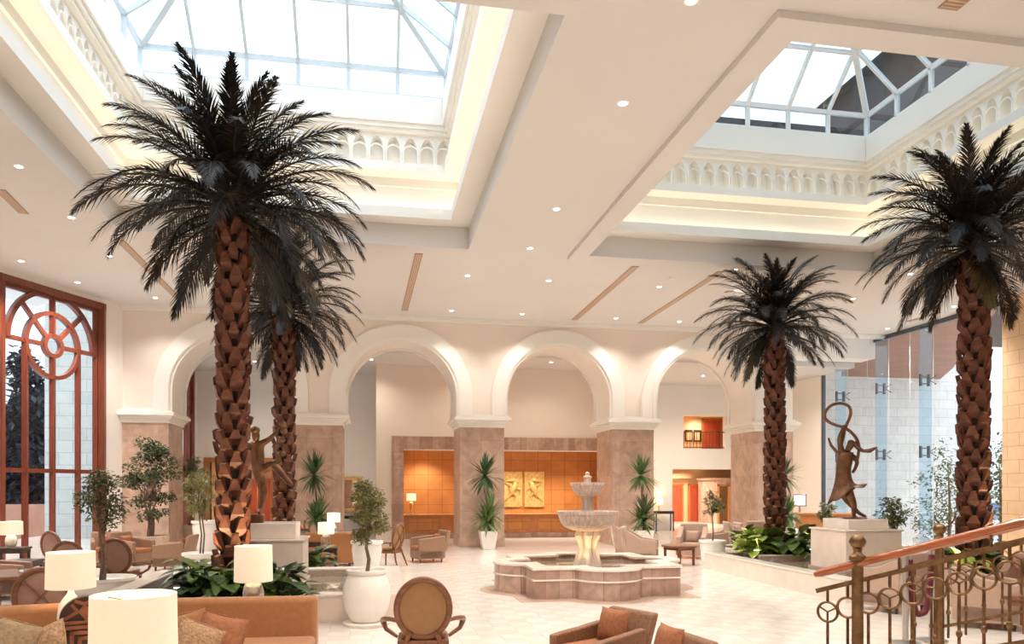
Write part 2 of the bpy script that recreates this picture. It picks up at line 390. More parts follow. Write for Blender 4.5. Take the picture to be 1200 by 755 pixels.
    def build(s, name, mats, parent=None, smooth=35, bevel=0.0, bseg=2, weld=False):
        me = bpy.data.meshes.new(name)
        me.from_pydata(s.v, [], s.f)
        for x in (mats if isinstance(mats, (list, tuple)) else [mats]): me.materials.append(x)
        if len(me.materials) > 1: me.polygons.foreach_set('material_index', s.mi)
        if smooth:
            me.polygons.foreach_set('use_smooth', [True] * len(me.polygons))
            me.set_sharp_from_angle(angle=R(smooth))
        me.update()
        o = bpy.data.objects.new(name, me); COL.objects.link(o)
        if parent: o.parent = parent
        if bevel:
            b = o.modifiers.new('bevel', 'BEVEL'); b.width = bevel; b.segments = bseg; b.limit_method = 'ANGLE'; b.angle_limit = R(40)
        return o


def thing(name, label, cat, loc=(0, 0, 0), rotz=0.0, group=None):
    o = bpy.data.objects.new(name, None); COL.objects.link(o)
    o.empty_display_size = 0.2
    o.location = loc; o.rotation_euler = (0, 0, rotz)
    o['label'] = label; o['category'] = cat
    if group: o['group'] = group
    return o


def tag(o, label, cat, group=None):
    o['label'] = label; o['category'] = cat
    if group: o['group'] = group
    return o


def struct(o):
    o['kind'] = 'structure'
    return o


def kids(o):
    return [c for c in bpy.data.objects if c.parent == o]


def dup(root, loc, rotz, label, group=None, scale=1.0):
    """a copy of a thing with copies of its parts and sub-parts"""
    r = root.copy(); COL.objects.link(r)
    r.location = loc; r.rotation_euler = (0, 0, rotz); r.scale = (scale,) * 3
    r['label'] = label
    if group: r['group'] = group
    for ch in root.children:
        c = ch.copy(); COL.objects.link(c); c.parent = r
        for g in ch.children:
            d = g.copy(); COL.objects.link(d); d.parent = c
    return r


def TR(loc=(0, 0, 0), rx=0, ry=0, rz=0, s=None):
    m = Matrix.Translation(Vector(loc)) @ Matrix.Rotation(rz, 4, 'Z') @ Matrix.Rotation(ry, 4, 'Y') @ Matrix.Rotation(rx, 4, 'X')
    if s: m = m @ Matrix.Diagonal((*s, 1))
    return m


def arch_bay(mb, u0, u1, zb, zt, uc, r, zs, o, ud, wd, depth, m=0, m_in=0, ry=None, seg=20, back=False):
    """wall bay with an arched opening; u along ud, depth along wd (into the wall)"""
    o = Vector(o); ud = Vector(ud); wd = Vector(wd); ry = ry or r
    P = lambda u, z, w=0.0: tuple(o + ud * u + wd * w + Vector((0, 0, z)))
    inner = [(uc - r, zb)]; outer = [(u0, zb)]
    inner.append((uc - r, zs)); outer.append((u0, zs))
    angs = [PI - PI * k / seg for k in range(1, seg)]
    ca = [math.atan2(zt - zs, u0 - uc), math.atan2(zt - zs, u1 - uc)]
    angs = sorted(set(angs + ca), reverse=True)
    for a in angs:
        inner.append((uc + r * math.cos(a), zs + ry * math.sin(a)))
        dx, dz = math.cos(a), math.sin(a); t = 1e9
        if dz > 1e-6: t = min(t, (zt - zs) / dz)
        if dx > 1e-6: t = min(t, (u1 - uc) / dx)
        if dx < -1e-6: t = min(t, (u0 - uc) / dx)
        outer.append((uc + dx * t, zs + dz * t))
    inner += [(uc + r, zs), (uc + r, zb)]; outer += [(u1, zs), (u1, zb)]
    n = len(inner)
    for w in ([0.0, depth] if back else [0.0]):
        v = [P(*p, w) for p in inner] + [P(*p, w) for p in outer]
        mb.add(v, [(i, i + 1, n + i + 1, n + i) for i in range(n - 1)], m)
    v = [P(*p, 0) for p in inner] + [P(*p, depth) for p in inner]
    mb.add(v, [(i, i + 1, n + i + 1, n + i) for i in range(n - 1)], m_in)


def arch_band(mb, zb, uc, r0, r1, zs, o, ud, wd, w0, w1, m=0, seg=32):
    """a raised band round an arch between radii r0 and r1, standing from w0 to w1 along wd"""
    o = Vector(o); ud = Vector(ud); wd = Vector(wd)
    P = lambda u, z, w: tuple(o + ud * u + wd * w + Vector((0, 0, z)))
    pts = [(-1, zb)] + [(PI - PI * k / seg, None) for k in range(seg + 1)] + [(1, zb)]
    ring = []
    for a, z in pts:
        if z is not None: e = [(uc + a * r0, z), (uc + a * r1, z)]
        else: e = [(uc + r0 * math.cos(a), zs + r0 * math.sin(a)), (uc + r1 * math.cos(a), zs + r1 * math.sin(a))]
        ring += [P(*e[0], w0), P(*e[1], w0), P(*e[1], w1), P(*e[0], w1)]
    n = len(pts); f = []
    for i in range(n - 1):
        for k in range(4):
            f.append((i * 4 + k, i * 4 + (k + 1) % 4, (i + 1) * 4 + (k + 1) % 4, (i + 1) * 4 + k))
    mb.add(ring, f, m)


def ringbox(mb, x0, x1, y0, y1, a, b, z0, z1, m=0):
    """rectangular ring between inset a (outer) and inset b (inner) of a rectangle"""
    X0, X1, Y0, Y1 = x0 + a, x1 - a, y0 + a, y1 - a
    x0, x1, y0, y1 = x0 + b, x1 - b, y0 + b, y1 - b
    mb.box(X0, X1, Y0, y0, z0, z1, m); mb.box(X0, X1, y1, Y1, z0, z1, m)
    mb.box(X0, x0, y0, y1, z0, z1, m); mb.box(x1, X1, y0, y1, z0, z1, m)
# ------------------------------------------------------------------ the hall
CEIL = 8.0
LX0, LX1, RX0, RX1, HY0, HY1 = -5.58, 2.34, 5.38, 13.3, 9.17, 18.6   # openings at the underside of their borders
BD = 0.44                     # width of the dropped border round each well
BY = 26.8                      # face of the arcade
CORN = Vector((-7.95, BY, 0))  # back left corner; the window wall runs from here towards the camera
DG = Vector((-0.432, -0.9375, 0)).normalized()   # along the window wall
DN = Vector((0.9375, -0.432, 0)).normalized()    # into the room
RWX = 19.7
A_END = CORN + DG * 8.2

m = MB(); m.box(-14, 32, -3, 60, -0.2, 0.0)
struct(m.build('floor', M['floor'], smooth=0))

# ceiling slab with the two wells
m = MB(); T_ = 8.5
e = CORN - DN * 0.25; e2 = A_END - DN * 0.25
m.prism([(-14, -2), (LX0 - BD, -2), (LX0 - BD, 29), (e.x, 29), (e.x, e.y), (e2.x, e2.y), (-14, e2.y)], CEIL, T_)
for x0, x1 in ((LX0 - BD, LX1 + BD), (RX0 - BD, RX1 + BD)):
    m.box(x0, x1, -2, HY0 - BD, CEIL, T_); m.box(x0, x1, HY1 + BD, 29, CEIL, T_)
m.box(LX1 + BD, RX0 - BD, -2, 29, CEIL, T_); m.box(RX1 + BD, RWX + 0.3, -2, 33, CEIL, T_)
struct(m.build('ceiling', M['ceiling'], smooth=0))

# small cornice where ceiling and arcade meet, and the head strip over the right glass
m = MB(); m.box(-8.0, RWX, BY - 0.12, BY + 0.02, 7.9, CEIL + .01); m.box(-8, RWX, BY - 0.06, BY + 0.02, 7.84, 7.9)
struct(m.build('trim_1', M['white'], smooth=0))


def well(x0, x1, tname):
    y0, y1 = HY0, HY1
    m = MB(); ringbox(m, x0, x1, y0, y1, -BD, 0.0, 7.9, 8.42)         # dropped border
    struct(m.build('trim_10', M['ceiling'], smooth=0))
    m = MB()
    ringbox(m, x0, x1, y0, y1, -0.15, 0.48, 8.42, 8.48)         # soffit
    ringbox(m, x0, x1, y0, y1, 0.42, 0.48, 8.48, 8.66)          # lip of the lower cove
    ringbox(m, x0, x1, y0, y1, 0.02, 0.16, 8.48, 9.4)           # wall over the cove
    ringbox(m, x0, x1, y0, y1, 0.10, 0.22, 9.22, 9.42)
    ringbox(m, x0, x1, y0, y1, 0.02, 0.66, 9.42, 9.48)          # ledge of the upper cove
    ringbox(m, x0, x1, y0, y1, 0.60, 0.66, 9.48, 9.62)
    ringbox(m, x0, x1, y0, y1, 0.16, 0.22, 9.48, 10.5)          # back of the niches
    ringbox(m, x0, x1, y0, y1, 0.02, 0.58, 10.36, 10.44)        # moulding over the arches
    ringbox(m, x0, x1, y0, y1, 0.30, 0.64, 10.44, 10.54)
    ringbox(m, x0, x1, y0, y1, 0.30, 0.70, 10.54, 11.15)        # plain kerb under the glass
    struct(m.build(tname, M['white'], smooth=0))
    # blind arcade
    m = MB(); zb, zt = 9.48, 10.36; inset = 0.46
    for (ox, oy, ud, wd, L) in ((x0 + inset, y1 - inset, (1, 0, 0), (0, 1, 0), x1 - x0 - 2 * inset),
                                (x0 + inset, y0 + inset, (1, 0, 0), (0, -1, 0), x1 - x0 - 2 * inset),
                                (x0 + inset, y0 + inset, (0, 1, 0), (-1, 0, 0), y1 - y0 - 2 * inset),
                                (x1 - inset, y0 + inset, (0, 1, 0), (1, 0, 0), y1 - y0 - 2 * inset)):
        n = round(L / 0.385); p = L / n
        for k in range(n):
            arch_bay(m, k * p, (k + 1) * p, zb, zt, (k + .5) * p, p * 0.405, zb + 0.44, (ox, oy, 0), ud, wd, 0.24, ry=0.36, seg=10)
            arch_band(m, zb + .12, (k + .5) * p, p * 0.405, p * 0.475, zb + 0.44, (ox, oy, 0), ud, wd, -0.03, 0.0, seg=8)
    struct(m.build('trim_9', M['white'], smooth=30))
    # hidden cove lamps: strips lying in the two troughs
    for (a, b, z, nm) in ((0.20, 0.38, 8.49, 'lower'), (0.52, 0.58, 9.49, 'upper')):
        c = MB(); ringbox(c, x0, x1, y0, y1, a, b, z, z + 0.03)
        side = 'left' if x0 < 0 else 'right'
        tag(c.build('cove_light', M['cove'], smooth=0), f'warm strip light hidden in the {nm} cove of the {side} skylight well', 'strip light')


well(LX0, LX1, 'trim_2'); well(RX0, RX1, 'trim_3')


def skylight(name, x0, x1, mm, dx, apex, gm):
    """upright glazing, then a hipped glass roof"""
    x0 += .62; x1 -= .62; y0 = HY0 + .62; y1 = HY1 - .62
    z0, z1 = 11.15, 11.75
    rise = apex; run = 2.55
    ins = [(x0, y0, z1), (x1, y0, z1), (x1, y1, z1), (x0, y1, z1)]
    zr = z1 + rise
    xm = (x0 + x1) / 2
    hx = (x1 - x0) / 2
    r0 = (xm, y0 + hx, zr); r1 = (xm, y1 - hx, zr)
    root = MB(); fr = MB()
    # glass
    root.add([(x0, y0, z0), (x1, y0, z0), (x1, y1, z0), (x0, y1, z0)] + ins + [r0, r1],
             [(0, 1, 5, 4), (1, 2, 6, 5), (2, 3, 7, 6), (3, 0, 4, 7), (4, 5, 8), (6, 7, 9), (5, 6, 9, 8), (7, 4, 8, 9)])
    g = struct(root.build(name, M[gm], smooth=0))
    b = lambda p, q, w=.07, h=.10: fr.bar(p, q, w, h)
    for k in range(4):
        p = ins[k]; q = ins[(k + 1) % 4]; b(p, q, .1, .1); b((*p[:2], z0), (*q[:2], z0), .1, .1); b((*p[:2], z0), p, .1, .1)
    for c_, r in ((ins[0], r0), (ins[1], r0), (ins[2], r1), (ins[3], r1)): b(c_, r, .13, .13)
    b(r0, r1, .13, .13)
    n = max(3, round((x1 - x0) / dx)); s = (x1 - x0) / n
    for k in range(1, n):
        x = x0 + k * s; d = min(x - x0, x1 - x); zz = z1 + rise * d / hx
        for yy, sg in ((y0, 1), (y1, -1)):
            b((x, yy, z0), (x, yy, z1)); b((x, yy, z1), (x, yy + sg * d, zz))
    n = max(3, round((y1 - y0) / dx)); s = (y1 - y0) / n
    for k in range(1, n):
        y = y0 + k * s; d = min(y - y0, y1 - y, hx); zz = z1 + rise * d / hx
        for xx, sg in ((x0, 1), (x1, -1)):
            b((xx, y, z0), (xx, y, z1)); b((xx, y, z1), (xx + sg * d, y, zz))
    for t in (0.32, 0.64):
        d = hx * t; zz = z1 + rise * t
        c = [(x0 + d, y0 + d, zz), (x1 - d, y0 + d, zz), (x1 - d, y1 - d, zz), (x0 + d, y1 - d, zz)]
        for k in range(4): b(c[k], c[(k + 1) % 4], .06, .09)
    fr.build('skylight_frame', mm, g, smooth=0)


skylight('window_4', LX0, LX1, M['mullion'], 1.12, 2.5, 'skyglass')
skylight('window_5', RX0, RX1, M['whitemull'], 1.12, 2.9, 'tintglass')

# ------------------------------------------------------------------ arcade
PITCH = 5.57
COLX = [-7.32, -1.75, 3.85, 9.42, 15.0]
HW = 0.79; DEP = 1.95; CAPZ = 4.62; SPR = 5.27; AR = 1.95
m = MB()
for i in range(4):
    a, b = COLX[i], COLX[i + 1]; uc = (a + b) / 2
    arch_bay(m, a, b, CAPZ, CEIL, uc, AR, SPR, (0, BY + .03, 0), (1, 0, 0), (0, 1, 0), DEP - .06, 0, 1, seg=36, back=True)
m.box(-8.4, COLX[0], BY + .03, BY + DEP - .03, CAPZ, CEIL)
m.box(COLX[4], COLX[4] + HW, BY + .03, BY + DEP - .03, CAPZ, CEIL, 1)
m.box(COLX[4] + HW, RWX, BY + .6, BY + DEP - .4, 7.2, CEIL, 1)
struct(m.build('wall_back', [M['wallpeach'], M['white']], smooth=20))
m = MB()
for i in range(4):
    uc = (COLX[i] + COLX[i + 1]) / 2
    arch_band(m, CAPZ, uc, AR, AR + .5, SPR, (0, BY, 0), (1, 0, 0), (0, 1, 0), -0.07, 0.04)
    arch_band(m, CAPZ, uc, AR - .07, AR + .2, SPR, (0, BY, 0), (1, 0, 0), (0, 1, 0), -0.03, 0.04)
    arch_band(m, CAPZ, uc, AR + .03, AR + .12, SPR, (0, BY, 0), (1, 0, 0), (0, 1, 0), -0.10, 0.0)
    arch_band(m, CAPZ, uc, AR - .07, AR + .3, SPR, (0, BY + DEP, 0), (1, 0, 0), (0, 1, 0), -0.04, 0.06)
struct(m.build('trim_4', M['white'], smooth=30))


def column(x, label, dx0=-HW, dx1=HW):
    t = thing('column', label, 'column', (x, BY, 0), 0, 'marble clad arcade columns')
    s = MB(); s.box(dx0, dx1, 0, DEP, 0.0, 4.28)
    s.box(dx0 + .1, dx1 - .1, -0.012, 0, .55, 4.1)
    s.build('shaft', M['marble'], t, smooth=0, bevel=.01)
    s = MB(); s.box(dx0 - .03, dx1 + .03, -.03, DEP + .03, 0, .30); s.build('base', M['marble'], t, smooth=0, bevel=.01)
    s = MB()
    for a, z0, z1 in ((.04, 4.20, 4.30), (.09, 4.30, 4.36), (.14, 4.36, 4.43), (.22, 4.43, 4.54), (.16, 4.54, 4.60), (.06, 4.60, 4.66)):
        s.box(dx0 - a, dx1 + a, -a, DEP + a, z0, z1)
    s.build('capital', M['white'], t, smooth=0, bevel=.015)


column(COLX[0], 'marble clad column in the back left corner behind the tall ficus tree', -.65, .79)
column(COLX[1], 'marble clad column behind the climbing boy statue, with an orange sofa before it')
column(COLX[2], 'marble clad column between the two reception bays, with a yucca before it')
column(COLX[3], 'marble clad column right of the fountain, at the right end of the reception')
column(COLX[4], 'marble clad column at the far right, behind the palm with plants at its foot')

# left wall with the big rosette window
def onwall(t, off=0.0, z=0.0): return CORN + DG * t + DN * off + Vector((0, 0, z))
WT0, WT1, WTOP = 0.72, 4.50, 7.86
def wbox(mb, t0, t1, o0, o1, z0, z1, k=0):
    c = [onwall(t0, o0), onwall(t1, o0), onwall(t1, o1), onwall(t0, o1)]
    mb.prism([(p.x, p.y) for p in c], z0, z1, k)
m = MB(); wbox(m, -0.1, WT0, -.35, 0, 0, CEIL); wbox(m, WT1, 8.2, -.35, 0, 0, CEIL); wbox(m, WT0, WT1, -.35, 0, WTOP, CEIL)
struct(m.build('wall_left', M['plaster'], smooth=0))
m = MB(); m.box(-14.2, -14, -3, A_END.y, 0, CEIL); m.box(-14.2, A_END.x + .2, A_END.y - .3, A_END.y, 0, CEIL)
struct(m.build('wall_near', M['plaster'], smooth=0))
m = MB(); m.box(-14.2, RWX + .3, -2.7, -2.5, 0, CEIL + .5); struct(m.build('wall_front', M['plaster'], smooth=0))

def window_frame(mb, P, u0, u1, ztop, zc, ro, rr, rh, trans, fw=.19):
    """dark wood frame with a rosette; P(u, off, z)"""
    B = lambda a, b, w=.12, d=.12: mb.bar(P(*a), P(*b), w, d)
    def V(u, za, zb, w=.12): mb.bar(P(u, 0, za), P(u, 0, zb), w, .14)
    uc = (u0 + u1) / 2
    for u, s in ((u0, 1), (u1, -1)):
        mb.bar(P(u + s * fw / 2, .02, 0), P(u + s * fw / 2, .02, ztop), fw, .3)
        mb.bar(P(u + s * (fw + .05), -.03, 0), P(u + s * (fw + .05), -.03, ztop - fw), .10, .14)
    mb.bar(P(u0, .02, ztop - fw / 2), P(u1, .02, ztop - fw / 2), .3, fw)
    mb.bar(P(u0 + fw, -.03, ztop - fw - .05), P(u1 - fw, -.03, ztop - fw - .05), .14, .10)
    def ring(r, w, a0=0, a1=2 * PI, n=40, d=.07):
        ps = []
        for k in range(n + 1):
            a = a0 + (a1 - a0) * k / n; ps.append((math.cos(a), math.sin(a)))
        v = []
        for c, s in ps:
            for q, off in ((r - w / 2, -d), (r + w / 2, -d), (r + w / 2, d), (r - w / 2, d)):
                v.append(tuple(P(uc + q * c, off, zc + q * s)))
        f = []
        for i in range(n):
            for k in range(4): f.append((i * 4 + k, i * 4 + (k + 1) % 4, i * 4 + 4 + (k + 1) % 4, i * 4 + 4 + k))
        mb.add(v, f)
    ring(ro, .14, 0, PI); ring(rr, .12); ring(rh, .12, n=24)
    B((u0 + fw, 0, zc), (uc - rh, 0, zc), .09, .12); B((uc + rh, 0, zc), (u1 - fw, 0, zc), .09, .12)
    for sg in (-1, 1):
        c = math.cos(R(46)); B((uc + sg * rh * c, 0, zc + rh * c), (uc + sg * ro * c, 0, zc + ro * c), .10, .12)
        V(uc + sg * rr, 0, zc)
    V(uc, zc + rh, ztop - fw); V(uc, 0, zc - rh)
    B((u0 + fw, 0, trans), (u1 - fw, 0, trans), .12, .12)

PW = lambda u, off, z: onwall(u, -.12 + off, z)
m = MB(); m.add([tuple(onwall(t, -.14, z)) for t, z in ((WT0 + .1, 0), (WT1 - .1, 0), (WT1 - .1, WTOP - .1), (WT0 + .1, WTOP - .1))], [(0, 1, 2, 3)])
w1 = struct(m.build('window_1', M['glass'], smooth=0))
m = MB(); window_frame(m, PW, WT0, WT1, WTOP, 6.22, 1.52, .93, .30, 2.57)
m.build('window_frame', M['redwood'], w1, smooth=30)

# ------------------------------------------------------------------ gallery behind the arcade
GY, GYL, GYR, GZ = 31.4, 34.3, 35.2, 7.04
RIX0, RIX1, RIZ = 1.30, 10.3, 3.64      # reception recess
ROX0, ROX1, ROZ = 0.82, 10.8, 4.16      # its stone surround
m = MB(); m.box(-8, RWX, BY + DEP - .03, 40, GZ, GZ + .2)
struct(m.build('ceiling_gallery', M['ceiling'], smooth=0))
GLX = -7.2
m = MB()
WY0, WY1, WZ = 29.9, 33.55, 6.9
m.box(GLX - .3, GLX, BY + DEP - .05, WY0, 0, GZ); m.box(GLX - .3, GLX, WY1, GYL + .3, 0, GZ); m.box(GLX - .3, GLX, WY0, WY1, WZ, GZ)
struct(m.build('wall_gallery_left', M['plaster'], smooth=0))
PG = lambda u, off, z: Vector((GLX - .12 + off, u, z))
m = MB(); m.add([(GLX - .14, WY0, 0), (GLX - .14, WY1, 0), (GLX - .14, WY1, WZ), (GLX - .14, WY0, WZ)], [(0, 1, 2, 3)])
w3 = struct(m.build('window_3', M['glass'], smooth=0))
m = MB(); window_frame(m, PG, WY0, WY1, WZ, 5.3, 1.48, .93, .30, 2.57)
m.build('window_frame', M['redwood'], w3, smooth=30)
# left back wall with a doorway
DX0, DX1, DZ = -6.7, -4.2, 3.15
m = MB(); m.box(GLX - .3, DX0, GYL, GYL + .3, 0, GZ); m.box(DX0, DX1, GYL, GYL + .3, DZ, GZ); m.box(DX1, .2, GYL, GYL + .3, 0, GZ)
struct(m.build('wall_gallery_back', M['plaster'], smooth=0))
m = MB(); m.box(.2, .4, GY + .3, GYL + .3, 0, GZ); m.box(.2, ROX0, GY, GY + .3, 0, GZ); m.box(ROX0, ROX1, GY, GY + .3, ROZ, GZ); m.box(ROX1, 11.2, GY, GY + .3, 0, GZ); m.box(11.0, 11.2, GY + .3, GYR, 0, GZ)
struct(m.build('wall_reception', M['wallpeach'], smooth=0))
m = MB(); m.box(ROX0, RIX0, GY - .06, GY + .3, 0, ROZ); m.box(RIX1, ROX1, GY - .06, GY + .3, 0, ROZ); m.box(RIX0, RIX1, GY - .06, GY + .3, RIZ, ROZ)
struct(m.build('trim_5', M['marble2'], smooth=0, bevel=.01))
m = MB(); m.box(RIX0 - .2, RIX1 + .2, 34.0, 34.2, 0, RIZ + .4); m.box(RIX0 - .2, RIX0, GY + .3, 34, 0, RIZ + .3); m.box(RIX1, RIX1 + .2, GY + .3, 34, 0, RIZ + .3)
struct(m.build('wall_reception_back', M['panelwood'], smooth=0))
m = MB(); m.box(RIX0 - .2, RIX1 + .2, GY + .3, 34.2, RIZ + .08, RIZ + .3); m.box(RIX0, RIX1, GY - .02, GY + .3, RIZ - .04, RIZ + .02)
struct(m.build('ceiling_reception', M['white'], smooth=0))
# right back wall: upper opening and doorway
U0, U1, UZ0, UZ1 = 14.93, 17.15, 3.97, 5.6
V0, V1, VZ = 14.36, 18.2, 2.97
m = MB(); T = (GYR, GYR + .35)
m.box(11.2, V0, *T, 0, GZ); m.box(V1, RWX, *T, 0, GZ); m.box(V0, V1, *T, VZ, UZ0); m.box(V0, U0, *T, UZ0, GZ); m.box(U1, V1, *T, UZ0, GZ); m.box(U0, U1, *T, UZ1, GZ)
struct(m.build('wall_gallery_right', M['plaster'], smooth=0))
# lower lobby behind the doorway
m = MB(); m.box(12, 23.2, 44, 44.2, 0, 3.6); m.box(11.8, 12, GYR + .35, 44.2, 0, 3.6); m.box(23.0, 23.2, GYR + .35, 44, 0, 3.6)
m.box(12, 19.0, 43.6, 44, 2.62, 2.9)
struct(m.build('wall_lobby', M['peachroom'], smooth=0))
m = MB(); m.box(11.8, 23.2, GYR + .35, 44.2, 3.6, 3.75); struct(m.build('ceiling_lobby', M['white'], smooth=0))
m = MB(); m.box(19.35, 23, 40.9, 43.4, 0, 2.5); m.box(19.25, 23, 40.8, 43.5, 2.5, 2.62)
struct(m.build('wall_lift_core', M['marble2'], smooth=0))


def door(name, x0, x1, y, z1, mt, leaf=2, z0=0.0):
    m = MB(); m.box(x0 - .1, x0, y - .06, y + .02, z0, z1 + .1); m.box(x1, x1 + .1, y - .06, y + .02, z0, z1 + .1); m.box(x0 - .1, x1 + .1, y - .06, y + .02, z1, z1 + .1)
    d = struct(m.build(name, M['orangewood'], smooth=0))
    for k in range(leaf):
        w = (x1 - x0) / leaf
        l = MB(); l.box(x0 + k * w + .01, x0 + (k + 1) * w - .01, y - .04, y + .02, z0 + 0.01, z1)
        l.box(x0 + k * w + .14, x0 + (k + 1) * w - .14, y - .055, y - .04, z0 + 1.1, z1 - .15); l.box(x0 + k * w + .14, x0 + (k + 1) * w - .14, y - .055, y - .04, z0 + .15, z0 + .95)
        lo = l.build('door_leaf', mt, d, smooth=0)
        h = MB(); h.ball((x0 + (w - .07 if k == 0 else w + .07), y - .1, z0 + 1.0), .035); h.build('door_handle', M['brass'], lo)


door('door_1', 16.8, 18.55, 44, 2.2, M['reddoor'])
door('door_2', 19.0, 20.35, 43.9, 2.2, M['reddoor'])
door('door_3', 19.5, 20.0, 40.9, 2.15, M['brass'], 1)
door('door_4', 20.5, 21.2, 40.9, 2.15, M['brass'], 1)
# upper corridor behind the opening
m = MB(); m.box(12, 23, 39.5, 39.7, 3.97, 6.6); m.box(11.8, 12, GYR + .35, 39.7, 3.97, 6.6); m.box(22.8, 23, GYR + .35, 39.5, 3.97, 6.6)
struct(m.build('wall_corridor', M['peachroom'], smooth=0))
m = MB(); m.box(11.8, 23, GYR + .35, 39.7, 6.1, 6.2); m.box(11.8, 23, 37.6, 37.9, 5.8, 6.1); struct(m.build('ceiling_corridor', M['plaster'], smooth=0))
m = MB(); m.box(11.8, 23, GYR + .35, 39.7, 3.88, 3.97); struct(m.build('floor_corridor', M['peachroom'], smooth=0))
door('door_5', 17.9, 18.9, 39.5, 5.75, M['reddoor'], 1, 3.97)
# room behind the left doorway
m = MB(); m.box(-8.5, -2.5, 38, 38.2, 0, 3.4); m.box(-8.7, -8.5, GYL + .3, 38.2, 0, 3.4); m.box(-2.7, -2.5, GYL + .3, 38.2, 0, 3.4); m.box(-8.7, -2.5, GYL + .3, 38.2, 3.4, 3.5)
struct(m.build('wall_left_lobby', M['peachroom'], smooth=0))
m = MB(); m.box(DX0 - .25, DX0, GYL - .08, GYL + .3, 0, DZ + .2); m.box(DX1, DX1 + .25, GYL - .08, GYL + .3, 0, DZ + .2); m.box(DX0, DX1, GYL - .08, GYL + .3, DZ, DZ + .2)
struct(m.build('trim_6', M['orangewood'], smooth=0))
door('door_6', -5.9, -4.7, 38, 2.4, M['reddoor'])

# ------------------------------------------------------------------ right wall: sandstone pier, then the glass
GY0, GY1 = 20.9, 31.0
m = MB(); m.box(RWX - .25, RWX + .25, -2, GY0, 0, CEIL); struct(m.build('wall_right', M['stoneblock'], smooth=0))
m = MB(); m.box(RWX - .1, RWX + .2, GY1, GYR + .3, 0, CEIL); struct(m.build('wall_right_end', M['white'], smooth=0))
m = MB(); m.add([(RWX, GY0, 0), (RWX, GY1, 0), (RWX, GY1, CEIL), (RWX, GY0, CEIL)], [(0, 1, 2, 3)])
w2 = struct(m.build('window_2', M['glass'], smooth=0))
m = MB(); m.box(RWX - .06, RWX + .06, GY1 - .12, GY1, 0, CEIL); m.box(RWX - .08, RWX + .08, GY0, GY1, CEIL - .16, CEIL)
m.build('window_frame', M['darksteel'], w2, smooth=0)
m = MB()
for y in (29.2, 27.9, 26.6, 25.4, 24.2, 22.6): m.box(RWX - .008, RWX + .008, y - .012, y + .012, 0, CEIL - .16)
m.build('glass_joint', M['mullion'], w2, smooth=0)
for y in (29.2, 26.6, 24.2):
    f = MB(); f.box(RWX - .56, RWX - .08, y - .02, y + .02, 0, CEIL - .16)
    fo = f.build('glass_fin', M['finglass'], w2, smooth=0)
    p = MB()
    for z in (5.9, 3.35):
        h = .21
        p.box(RWX - .54, RWX - .48, y - .045, y + .045, z - h, z + h); p.box(RWX - .22, RWX - .16, y - .045, y + .045, z - h, z + h)
        for dz in (-.13, .13): p.box(RWX - .5, RWX - .18, y - .035, y + .035, z + dz - .02, z + dz + .02)
        for dy in (-.16, .16):
            for dz in (-.14, .14):
                p.bar((RWX - .16, y, z), (RWX - .03, y + dy, z + dz), .022, .022); p.ball((RWX - .04, y + dy, z + dz), .03, 8, 6)
    p.build('spider_fitting', M['darksteel'], fo, smooth=30)
# ------------------------------------------------------------------ outside
m = MB(); m.box(-70, 120, -30, 140, -.5, -.25)
struct(m.build('ground_outside', M['paving'], smooth=0))
m = MB(); m.box(23.3, 33, 38, 39, -.25, 9.5); m.box(RWX + .25, 23.4, 35.2, 35.5, -.25, 9.5); m.box(23.2, 23.4, 35.5, 38, -.25, 9.5); struct(m.build('wall_outside_right', M['paleblock'], smooth=0))
m = MB(); m.prism([(RWX + .1, 20.9), (24.2, 27.6), (29, 34.2), (31.5, 38.2), (RWX + .1, 38.2)], 8.15, 8.5)
struct(m.build('ceiling_canopy', M['slatwood'], smooth=0))
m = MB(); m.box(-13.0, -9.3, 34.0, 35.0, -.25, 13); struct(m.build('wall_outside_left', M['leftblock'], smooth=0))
m = MB(); e = onwall(1.0, -.36); e2 = onwall(4.6, -.36); e3 = onwall(3.2, -3.2); e4 = onwall(0.2, -3.2)
m.prism([(e.x, e.y), (e2.x, e2.y), (e3.x, e3.y), (e4.x, e4.y)], 8.1, 8.4)
struct(m.build('ceiling_porch', M['palebuild'], smooth=0))
m = MB(); m.box(-21, -13.6, 36.5, 36.9, -.25, 1.35); struct(m.build('wall_garden', M['slatwood'], smooth=0))

# far white building with an arched window, beyond the right glass
t = thing('far_building', 'pale far building with an arched blue window, seen through the right glass', 'building', (0, 0, 0))
m = MB(); m.box(45, 70, 70, 76, -.25, 11.5); m.box(44.6, 70, 69.7, 76, 11.5, 12.0); m.box(52, 70, 69, 70, -.25, 8.5); m.build('wall', M['palebuild'], t, smooth=0)
m = MB(); arch_band(m, 3.4, 50.0, 1.25, 1.75, 6.6, (0, 69.9, 0), (1, 0, 0), (0, 1, 0), -.25, .05); m.box(47.8, 52.2, 69.5, 70, 3.0, 3.4); m.build('window_surround', M['palebuild'], t, smooth=30)
m = MB(); m.box(48.75, 51.25, 69.95, 70.02, 3.4, 6.6); m.lathe([(1.25, -.03), (1.25, .03)], 24, T=TR((50, 69.95, 6.6), rx=PI / 2)); m.build('window', M['bluewin'], t, smooth=30)
